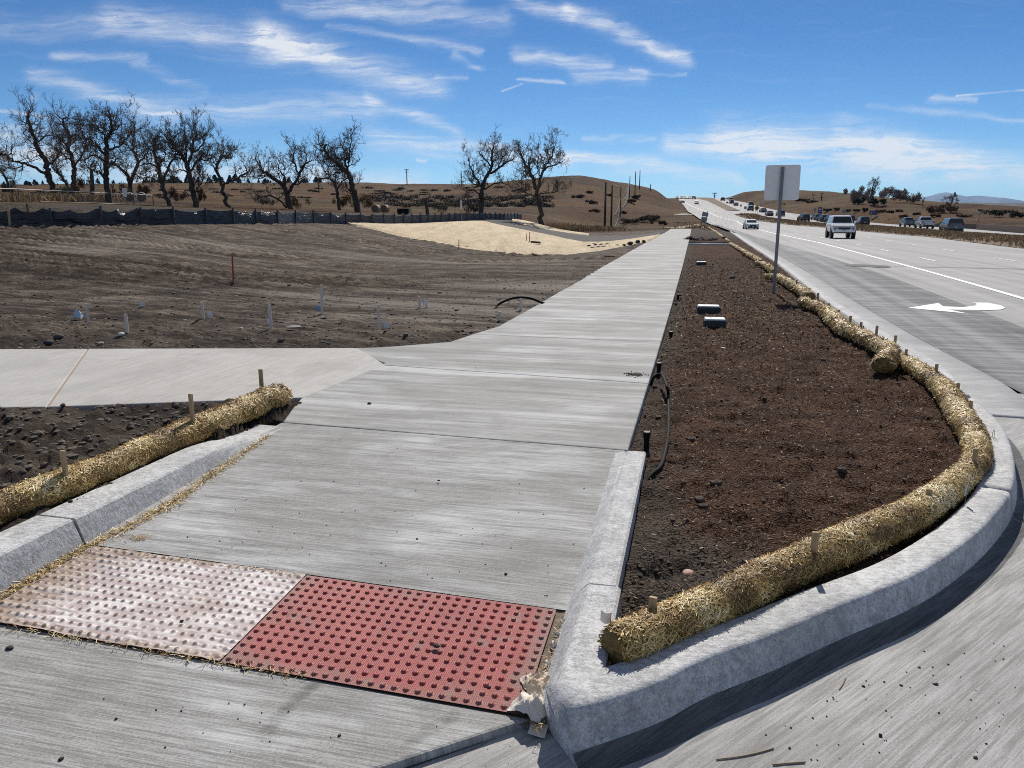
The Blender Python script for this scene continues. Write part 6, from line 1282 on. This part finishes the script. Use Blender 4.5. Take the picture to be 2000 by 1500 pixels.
for px, pb, pt, lab in [(1683, 452, 440, 'dark reflector post in the median beside the white off roader'), (1803.5, 456, 437, 'tall dark reflector post in the median before the pickup'), (1497, 427, 418, 'reflector post in the median right of the amber diamond'), (1574, 436.5, 428, 'reflector post in the median under the small dark car'), (1525, 433, 424, 'reflector post in the median behind the tall sign post')]:
    g = RP(px, pb); zt_ = DP(px, pt, g[1])[2]; o = MB().box((0, 0, (zt_ - g[2]) / 2), (max(.07, g[1] / F * .9), .05, zt_ - g[2] + .2)).build('reflector_post', M_dkpost, loc=g); tag(o, lab, 'reflector post')
# low retaining wall beyond the far lanes
Y = np.linspace(60, 150, 60); mb = MB()
for y in Y:
    x = float(L5(y)) + 1.2; z = float(zroad(y)); hh = .75 * min(1, (150 - y) / 12)
    mb.v += [(x, y, z - .5), (x, y, z + hh), (x + .35, y, z + hh), (x + .35, y, z - .5)]
for i in range(59):
    for k in range(3): mb.f.append((4*i+k, 4*i+k+1, 4*i+4+k+1, 4*i+4+k)); mb.mi.append(0)
o = mb.build('retaining_wall', mat('rust_brown_wall', lambda t: {'Base Color': t.mix(t.noise(t.map(t.obj(), (.2, .2, 4)), 1.0, 5, .6), (0.060, 0.038, 0.030), (0.13, 0.085, 0.065)), 'Roughness': .9})); tag(o, 'low reddish brown wall beyond the far lanes', 'wall')
# ---------------------------------------------------------------- vehicles
M_tyre = flat('tyre_rubber', (0.012, 0.012, 0.013), .85); M_rim = mat('wheel_rim', lambda t: {'Base Color': (.25, .25, .26), 'Metallic': .8, 'Roughness': .4}); M_glass = mat('dark_glass', lambda t: {'Base Color': (.010, .012, .014), 'Roughness': .08, 'Specular IOR Level': .55}); M_trim = flat('dark_trim', (0.016, 0.016, 0.017), .6); M_head = mat('headlight_lens', lambda t: {'Base Color': (.30, .31, .33), 'Roughness': .15, 'Metallic': .3}); M_tail = mat('tail_light', lambda t: {'Base Color': (.16, .010, .010), 'Roughness': .2}); M_plate = flat('number_plate', (.42, .44, .42), .5)
def paint(name, col, metal=.0): return mat('paint_' + name, lambda t: {'Base Color': t.mix(t.step(t.noise(t.obj(), 2.2, 5, .6), .5, .8), col, tuple(c * .82 + .01 for c in col)), 'Metallic': metal, 'Roughness': .30, 'Coat Weight': .6, 'Coat Roughness': .08})
# kind: length, width, height, ground clearance, hood height, belt height, wheel radius, (windscreen base, roof front, roof rear, tailgate base) from front, bed
KIND = {'suv': (4.75, 1.9, 1.76, .27, 1.02, 1.10, .36, (1.25, 1.95, 4.35, 4.70), 0), 'lifted': (4.80, 1.93, 1.97, .52, 1.22, 1.30, .44, (1.35, 1.95, 4.40, 4.72), 0), 'sedan': (4.70, 1.84, 1.44, .18, .90, .96, .33, (1.25, 2.10, 3.35, 4.15), 0), 'hatch': (4.4, 1.82, 1.62, .20, .95, 1.02, .34, (1.1, 1.85, 3.9, 4.33), 0), 'pickup': (5.75, 2.0, 1.93, .38, 1.18, 1.26, .40, (1.55, 2.2, 3.55, 3.85), 1)}
def vehicle(kind, px, pyb, mpaint, label, facing, cat, group, name, scale=1.0, f=None, far=False, yawj=0.0):
    L, W, Ht, gc, hood, belt, wr_, (a, b, c_, d_), bed = KIND[kind]
    p = RP(px, pyb); hd = road_tan(p[1], f or (L2 if not far else L5))
    fw = Vector((math.sin(hd), math.cos(hd), 0)); ctr = Vector(p) + fw * (L / 2 * scale); ctr.z = float(zroad(ctr.y)) + .006
    yaw = -hd + (math.pi if facing else 0) + yawj
    sl = (float(zroad(ctr.y + 3)) - float(zroad(ctr.y - 3))) / 6
    root = empty(name, tuple(ctr)); root.rotation_euler = (math.atan(sl) * (-1 if facing else 1), 0, yaw); root.scale = (scale,) * 3; tag(root, label, cat, group)
    F0 = L / 2; hw = W / 2
    # body: rings along the length; y = F0 is the front
    def ring(y, zb, zt, w_, cr=.09): return [(-w_ * .90, y, zb), (w_ * .90, y, zb), (w_, y, zb + .16), (w_ * 1.0, y, (zb + zt) * .52), (w_ * .985, y, zt - cr), (w_ * .90, y, zt), (-w_ * .90, y, zt), (-w_ * .985, y, zt - cr), (-w_, y, (zb + zt) * .52), (-w_, y, zb + .16)]
    bt = belt
    st = [(F0, gc + .16, hood - .30, hw * .84), (F0 - .06, gc + .05, hood - .16, hw * .90), (F0 - .25, gc, hood - .05, hw * .97), (F0 - .7, gc, hood, hw), (F0 - a, gc, bt, hw), (F0 - b, gc, bt, hw), (0, gc, bt, hw), (F0 - c_, gc, bt, hw)]
    if kind == 'sedan': st += [(-F0 + .5, gc, bt + .05, hw * .98), (-F0 + .1, gc + .06, bt + .02, hw * .92), (-F0, gc + .2, bt - .14, hw * .86)]
    else: st += [(-F0 + .4, gc, bt, hw * .99), (-F0 + .10, gc + .05, bt, hw * .95), (-F0, gc + .16, bt - .10, hw * .90)]
    mb = MB(); n = 10
    for s_ in st: mb.v += ring(*s_)
    for i in range(len(st) - 1):
        for k in range(n): mb.f.append((i * n + k, i * n + (k + 1) % n, (i + 1) * n + (k + 1) % n, (i + 1) * n + k)); mb.mi.append(0)
    mb.f += [tuple(range(n)), tuple((len(st) - 1) * n + k for k in range(n))]; mb.mi += [0, 0]
    body = mb.build('body', mpaint, root, smooth_=False)
    bv = body.modifiers.new('b', 'BEVEL'); bv.width = .035; bv.segments = 2; bv.limit_method = 'ANGLE'; bv.angle_limit = R(25)
    # cabin
    wb, wt = hw * .93, hw * .74; zb = bt - .03; zt = Ht; g_ = [F0 - a, F0 - b, F0 - c_, F0 - d_]
    P = lambda y, z, s_: (s_ * (wb + (wt - wb) * (z - zb) / (zt - zb)), y, z)
    mb = MB(); v = []
    for s_ in (-1, 1): v += [P(g_[0], zb, s_), P(g_[1], zt - .05, s_), P(g_[1] - .25, zt, s_), P((g_[1] + g_[2]) / 2, zt + .015, s_), P(g_[2] + .1, zt - .01, s_), P(g_[2], zt - .06, s_), P(g_[3], zb, s_)]
    mb.add(v, [(0, 1, 2, 3, 4, 5, 6), (13, 12, 11, 10, 9, 8, 7)] + [(k, k + 7, (k + 1) % 7 + 7, (k + 1) % 7) for k in range(7)])
    cab = mb.build('cabin', mpaint, root); bv = cab.modifiers.new('b', 'BEVEL'); bv.width = .03; bv.segments = 2; bv.limit_method = 'ANGLE'; bv.angle_limit = R(25)
    def pane(nm, ys, e=.012):     # quad on the front or rear slope: (y_low, z_low) to (y_high, z_high)
        (y0, z0), (y1, z1) = ys; sg_ = 1 if y0 > y1 else -1; q = []
        for t0 in (.12, .88):
            y = y0 + (y1 - y0) * t0; z = z0 + (z1 - z0) * t0; wv = (wb + (wt - wb) * (z - zb) / (zt - zb)) * .90; q += [(-wv, y + sg_ * e, z + e), (wv, y + sg_ * e, z + e)]
        MB().add(q + [(x_, y_ - sg_ * .02, z_ - .02) for x_, y_, z_ in q], [(0, 1, 3, 2), (4, 6, 7, 5), (0, 4, 5, 1), (2, 3, 7, 6), (0, 2, 6, 4), (1, 5, 7, 3)]).build(nm, M_glass, root)
    pane('windscreen', ((g_[0], zb), (g_[1], zt - .05))); pane('rear_window', ((g_[3], zb), (g_[2], zt - .06)))
    zl, zh = bt + .02, zt - .12
    yfl = lambda z: g_[0] + (g_[1] - g_[0]) * (z - zb) / (zt - .05 - zb); yrl = lambda z: g_[3] + (g_[2] - g_[3]) * (z - zb) / (zt - .06 - zb)
    for s_ in (-1, 1):
        f0, f1, r0_, r1_ = yfl(zl) - .14, yfl(zh) - .12, yrl(zl) + .13, yrl(zh) + .11
        cuts = [0, .36, .70, 1] if kind not in ('pickup',) else [0, .52, 1]
        if kind == 'sedan': cuts = [0, .48, 1]
        for u0, u1 in zip(cuts, cuts[1:]):
            ya, yb_ = f0 + (r0_ - f0) * u0, f0 + (r0_ - f0) * u1; yc, yd = f1 + (r1_ - f1) * u0, f1 + (r1_ - f1) * u1; g2 = .035
            q = [P(ya - g2, zl, s_), P(yb_ + g2, zl, s_), P(yd + g2, zh, s_), P(yc - g2, zh, s_)]; qo = [(x_ + s_ * .010, y_, z_) for x_, y_, z_ in q]; qi = [(x_ - s_ * .02, y_, z_) for x_, y_, z_ in q]
            MB().add(qo + qi, [(0, 1, 2, 3), (7, 6, 5, 4)] + [(k, 4 + k, 4 + (k + 1) % 4, (k + 1) % 4) for k in range(4)]).build('side_window', M_glass, root)
        m_ = MB().box((s_ * (hw + .10), g_[0] - .28, bt + .10), (.20, .10, .15)).build('mirror', mpaint if kind != 'pickup' else M_trim, root); bv = m_.modifiers.new('b', 'BEVEL'); bv.width = .03; bv.segments = 2
        for yy_ in (F0 - .92, -F0 + .98):
            wh = MB().lathe([(wr_ * .62, -.11), (wr_ * .96, -.12), (wr_, -.08), (wr_, .08), (wr_ * .96, .12), (wr_ * .62, .11)], 18, (0, 0, 0), 'x').build('wheel', M_tyre, root, loc=(s_ * (hw - .11), yy_, wr_))
            MB().lathe([(wr_ * .60, -.112), (wr_ * .60, .112), (wr_ * .2, .125)], 12, (0, 0, 0), 'x').build('rim', M_rim, wh)
            MB().lathe([(wr_ * 1.16, -.06), (wr_ * 1.16, .03), (wr_ * 1.10, .034)], 20, (s_ * (hw - .012), yy_, wr_ * 1.04), 'x').build('wheel_arch', M_trim, root)
        hz = hood - .26
        MB().box((s_ * hw * .70, F0 - .045, hz), (hw * .40, .12, .14 if kind != 'lifted' else .20)).build('headlight', M_head, root)
        if kind in ('sedan', 'hatch'): MB().box((s_ * hw * .68, -F0 + .04, bt - .14), (hw * .42, .10, .13)).build('tail_light', M_tail, root)
        elif kind == 'pickup': MB().box((s_ * hw * .82, -F0 + .03, bt - .22), (.16, .10, .34)).build('tail_light', M_tail, root)
        else: MB().box((s_ * hw * .80, -F0 + .04, bt - .14), (.22, .12, .34)).build('tail_light', M_tail, root)
        if kind in ('suv', 'lifted'): MB().box((s_ * wt * .86, (g_[1] + g_[2]) / 2, zt + .045), (.04, (g_[1] - g_[2]) * .78, .04)).build('roof_rail', M_trim, root)
    MB().box((0, F0 - .02, hood - .34), (hw * .95, .10, .20 if kind != 'lifted' else .30)).build('grille', M_trim, root)
    MB().box((0, F0 + .01, gc + .16), (hw * 1.5, .14, .20)).build('front_bumper', M_trim if kind != 'lifted' else mpaint, root)
    if kind == 'lifted':
        MB().box((0, F0 + .05, hood - .27), (hw * .9, .04, .05)).build('chrome_bar', M_rim, root)
        for s_ in (-1, 1): MB().lathe([(.09, -.02), (.09, .04)], 12, (s_ * hw * .74, F0 + .03, gc + .26), 'y').build('fog_light', M_trim, root)
    MB().box((0, F0 + .085, gc + .20), (.32, .015, .14)).build('number_plate', M_plate, root)
    MB().box((0, -F0 - .01, gc + .12), (hw * 1.62, .14, .24)).build('rear_bumper', M_trim, root)
    MB().box((0, -F0 - .0, bt - .42), (.32, .05, .14)).build('number_plate', M_plate, root)
    MB().box((0, 0, gc + .02), (hw * 1.5, L * .82, .18)).build('chassis', M_trim, root)
    if bed:
        for s_ in (-1, 1): MB().box((s_ * hw * .90, (g_[3] - F0) / 2 - .02, bt + .07), (.13, abs(g_[3] + F0) - .1, .16)).build('bed_side', mpaint, root)
        MB().box((0, -F0 + .08, bt + .05), (hw * 1.7, .08, .18)).build('tailgate', mpaint, root); MB().box((0, (g_[3] - F0) / 2, bt + .006), (hw * 1.6, abs(g_[3] + F0) - .3, .012)).build('bed_floor', M_trim, root)
    return root
Pw = paint('white', (.74, .75, .76)); Pg = paint('slate_grey', (.10, .125, .15), .4); Ps = paint('silver', (.42, .43, .45), .5); Pb = paint('navy', (.022, .032, .065), .3); Pk = paint('black', (.013, .014, .016), .2); Pd = paint('charcoal', (.035, .038, .043), .3); Pr = paint('dark_red', (.10, .014, .012), .2); Pbg = paint('blue_grey', (.075, .105, .14), .4)
GN, GF = 'oncoming traffic in the near lanes', 'traffic driving away in the far lanes'
vehicle('lifted', 1643, 466.5, Pw, 'white off roader on big tyres coming towards the viewer', True, 'car', GN, 'off_road_vehicle', 1.0, L3, yawj=R(4))
vehicle('sedan', 1467.5, 448, Pw, 'white car with a black grille, nearest the white edge line', True, 'car', GN, 'sedan', 1.0, yawj=R(5))
vehicle('hatch', 1361, 398.8, Pw, 'tiny white car on the climb in the near lanes', True, 'car', GN, 'car', 1.0); vehicle('pickup', 1355.5, 389, Pk, 'dark truck just over the crest in the near lanes', True, 'truck', GN, 'truck', 1.0); vehicle('sedan', 1333.5, 395.8, Pd, 'dark car at the outer edge of the near lanes below the crest', True, 'car', GN, 'car', 1.0)
for px, pp_, in ((1322.5, Pk), (1327, Ps), (1331.5, Pk), (1338, Pw), (1342, Ps), (1347.5, Pw)):
    vehicle('suv', px, 388.3, pp_, 'one of the tiny cars lined up on the crest of the highway', True, 'car', 'tiny cars on the highway crest', 'car', .8)
vehicle('suv', 1866, 455, Pg, 'grey wagon in the far lanes, last of the three behind one another', False, 'car', GF, 'suv', 1.0, L4, True); vehicle('pickup', 1812, 447, Ps, 'silver pickup between two grey cars in the far lanes', False, 'pickup truck', GF, 'pickup_truck', .95, L4, True); vehicle('pickup', 1779, 443.5, Pbg, 'blue grey pickup ahead of the silver one', False, 'pickup truck', GF, 'pickup_truck', .86, L5, True)
vehicle('suv', 1689, 441.5, Pk, 'black car with a pale roof right behind the white off roader', False, 'car', GF, 'suv', .98, L5, True); vehicle('suv', 1662, 436.5, Pd, 'dark car half hidden by the white off roader', False, 'car', GF, 'suv', 1.0, L5, True)
vehicle('suv', 1626, 435.5, Pd, 'dark car left of the white off roader, mostly hidden', False, 'car', GF, 'suv', .9, L5, True); vehicle('hatch', 1613, 433.5, Pb, 'navy car left of the white off roader', False, 'car', GF, 'hatchback', 1.0, L5, True); vehicle('hatch', 1599.5, 430.5, Pbg, 'pale blue grey car below the tall blue sign', False, 'car', GF, 'hatchback', .95, L5, True)
vehicle('suv', 1575, 432.8, Pk, 'boxy black car alone in the far lanes above a reflector post', False, 'car', GF, 'suv', 1.0, L4, True); vehicle('suv', 1527, 422.5, Pb, 'navy car passing behind the tall sign post', False, 'car', GF, 'suv', .95, L4, True); vehicle('sedan', 1505, 421.8, Pk, 'black low car left of the tall sign post', False, 'car', GF, 'sedan', .95, L4, True)
vehicle('sedan', 1492.5, 415, Pd, 'charcoal low car right of the amber diamond sign', False, 'car', GF, 'sedan', .95, L4, True); vehicle('suv', 1466.5, 412, Pbg, 'blue grey car left of the amber diamond sign', False, 'car', GF, 'suv', 1.0, L4, True); vehicle('pickup', 1467.5, 404, Pb, 'tall dark van ahead of the blue grey car', False, 'van', GF, 'van', 1.0, L5, True)
vehicle('sedan', 1438, 401.8, Pd, 'charcoal car high in the far lanes', False, 'car', GF, 'sedan', 1.0, L4, True); vehicle('suv', 1429.5, 397.8, Pk, 'black car just ahead of the charcoal one near the crest', False, 'car', GF, 'suv', 1.0, L4, True); vehicle('suv', 1428.5, 392.5, Pd, 'dark car beyond the black one near the crest', False, 'car', GF, 'suv', 1.0, L4, True); vehicle('pickup', 1412, 392.5, Pk, 'dark truck highest on the far lanes', False, 'truck', GF, 'truck', .95, L4, True)
def verge(name, pts, half, m, lift):
    mb = MB(); P = resample(catmull([Vector(DP(px, py, D)) for px, py, D in pts], 8), 1.5)
    for i, p in enumerate(P):
        tn = (P[min(i + 1, len(P) - 1)] - P[max(i - 1, 0)]); tn.z = 0; tn.normalize(); nx, ny = -tn.y * half, tn.x * half
        for k in (-1, 0, 1):
            x, y = p.x + nx * k, p.y + ny * k; mb.v.append((x, y, float(TG(x, y)) + lift))
    for i in range(len(P) - 1):
        for k in (0, 1): mb.f.append((3 * i + k, 3 * i + k + 1, 3 * i + k + 4, 3 * i + k + 3)); mb.mi.append(0)
    return struct(mb.build(name, m, smooth_=True))
verge('side_road', [(1270, 421, 222), (1300, 419, 228), (1325, 417, 232), (1350, 415.5, 236)], 3.6, M_hwy, .16)
verge('sandy_verge', [(1312, 447, 97), (1335, 444.5, 104), (1358, 440.5, 116), (1378, 436, 140)], 1.3, flat('sandy_soil', (.34, .26, .16), .95, var=.3, scale=1.0), .08)
# ---------------------------------------------------------------- dry grass
M_grass = mat('dry_grass', lambda t: {'Base Color': t.ramp(t.attr('rnd'), [(0, (0.16, 0.105, 0.050)), (.5, (0.36, 0.25, 0.13)), (1, (0.56, 0.42, 0.24))]), 'Roughness': .85})
def grass(name, P, h_, w_, lab, seed):
    rr = np.random.default_rng(seed); n = len(P); P = P.copy(); P[:, 2] += h_ * .4
    o = chips_obj(name, P, h_ * rr.uniform(.5, 1.2, n), w_, M_grass, normal_jit=.5, seed=seed, T=rr.normal(0, .32, (n, 3)) + np.array([0, 0, 1]), nrm=np.tile([0, -1, 0.0], (n, 1))); return stuff(o, lab, 'grass')
rr = np.random.default_rng(5); n = 30000; y = 26 * (gapA / 26) ** rr.random(n); tt = np.where(rr.random(n) < .75, rr.beta(1.6, 1.6, n), rr.random(n)); x = L3(y) + (L4(y) - L3(y)) * tt; dn = vn(x / 1.3, y / 2.2, 9); kk = rr.random(n) < dn * 1.3; x, y, tt = x[kk], y[kk], tt[kk]
P = np.stack([x, y, zroad(y) + .01 + .22 * np.sin(np.pi * tt) ** .7], 1); grass('grass', P, .26, .028 + .0006 * y, 'tufts of dry tan grass along the median', 3)
def grass_band(px0, px1, py0, py1, n, h_, lab, seed, d=(35, 260)):
    rr = np.random.default_rng(seed); Q = []
    for _ in range(n // 40):
        px = rr.uniform(px0, px1); py = rr.uniform(py0, py1); g = GT(px, py, *d); Q.append(np.array(g) + rr.normal(0, 1, (40, 3)) * np.array([1.2, 1.0, .03]))
    P = np.concatenate(Q); grass('grass', P, h_, .10, lab, seed)
grass_band(-40, 180, 389, 394, 3600, .7, 'tan roadside grass along the lane behind the silt fence', 41); grass_band(1080, 1190, 448, 452, 1800, .6, 'tan grass fringe behind the upper straw blanket', 42, (85, 260)); grass_band(1320, 1400, 436, 446, 500, .3, 'rusty grass beside the highway past the sidewalk end', 43, (97, 220))
# ---------------------------------------------------------------- distant ridge and mountain
def massif(name, prof, D, depth, m, base_z, rough, seed, nx=260, ny=40, lab=None):
    px = np.linspace(prof[0][0], prof[-1][0], nx); py = np.interp(px, *zip(*prof)); U = UP(px); top = H + D * np.array([ray(a, b)[2] / ray(a, b)[1] for a, b in zip(px, py)])
    V = np.linspace(-1, 1, ny); UU_, VV = np.meshgrid(U, V); Dd = D + VV * depth; X = UU_ * D + 0 * Dd; env = np.clip(1 - np.abs(VV), 0, 1) ** .85
    X = UU_ * (D + VV * depth * .15); Z = base_z + (top[None, :] - base_z) * env
    fr = fbm(X / (depth * .22), Dd / (depth * .30), seed, 5) + .5 * (np.abs(fbm(X / (depth * .12), Dd / (depth * .4), seed + 7, 4)) - .15); Z = Z + rough * fr * smooth(0, .25, np.abs(VV)) * env ** .5
    o = grid_obj(name, X, Dd, Z, m, True); return struct(o)
M_ridge = mat('scrub_ridge', lambda t: {'Base Color': t.ramp(t.noise(t.map(t.obj(), (.012, .012, .06)), 1.0, 7, .68), [(.36, (0.020, 0.022, 0.022)), (.5, (0.050, 0.042, 0.034)), (.62, (0.11, 0.082, 0.060)), (.75, (.30, .27, .24))]), 'Roughness': .95})
massif('hills', [(1640, 408), (1700, 400), (1760, 397.5), (1800, 397), (1850, 396), (1930, 395.5), (2000, 396), (2150, 395), (2400, 398)], 2600, 900, M_ridge, -20, 14, 5)
def m_mtn(t):
    o = t.obj(); z = t.n('ShaderNodeSeparateXYZ', {0: o}).outputs[2]; a = t.noise(t.map(o, (.0016, .0016, .004)), 1.0, 8, .7)
    sn_ = t.step(t.m('ADD', t.m('MULTIPLY', z, .0006), a), .58, .74); return {'Base Color': t.mix(t.m('MULTIPLY', sn_, .14), (.030, .040, .055), (.60, .64, .70)), 'Roughness': .9}
massif('mountain', [(1740, 404), (1776, 397), (1795, 390), (1812, 382), (1828, 376.5), (1838, 375), (1850, 378), (1862, 383.5), (1880, 383), (1897, 381.5), (1912, 382), (1930, 385), (1950, 385.5), (1965, 389), (1985, 394), (2010, 398), (2080, 400)], 17000, 3500, mat('blue_mountain', m_mtn), -100, 150, 9, 320, 60)
# ---------------------------------------------------------------- haze
def haze_mat():
    m = bpy.data.materials.new('haze_air'); m.use_nodes = True; m.node_tree.nodes.clear(); t = NT(m.node_tree)
    v_ = t.n('ShaderNodeVolumePrincipled', {'Color': (.32, .57, .95, 1), 'Density': HAZE, 'Anisotropy': .3}); t.L.new(v_.outputs[0], t.n('ShaderNodeOutputMaterial').inputs['Volume']); return m
HAZE = 2.6e-5
mb = MB(); mb.prism([(-24000, -24000), (24000, -24000), (24000, 24000), (-24000, 24000)], -62, 640)
if HAZE:
    o = mb.build('haze', haze_mat()); o['kind'] = 'stuff'
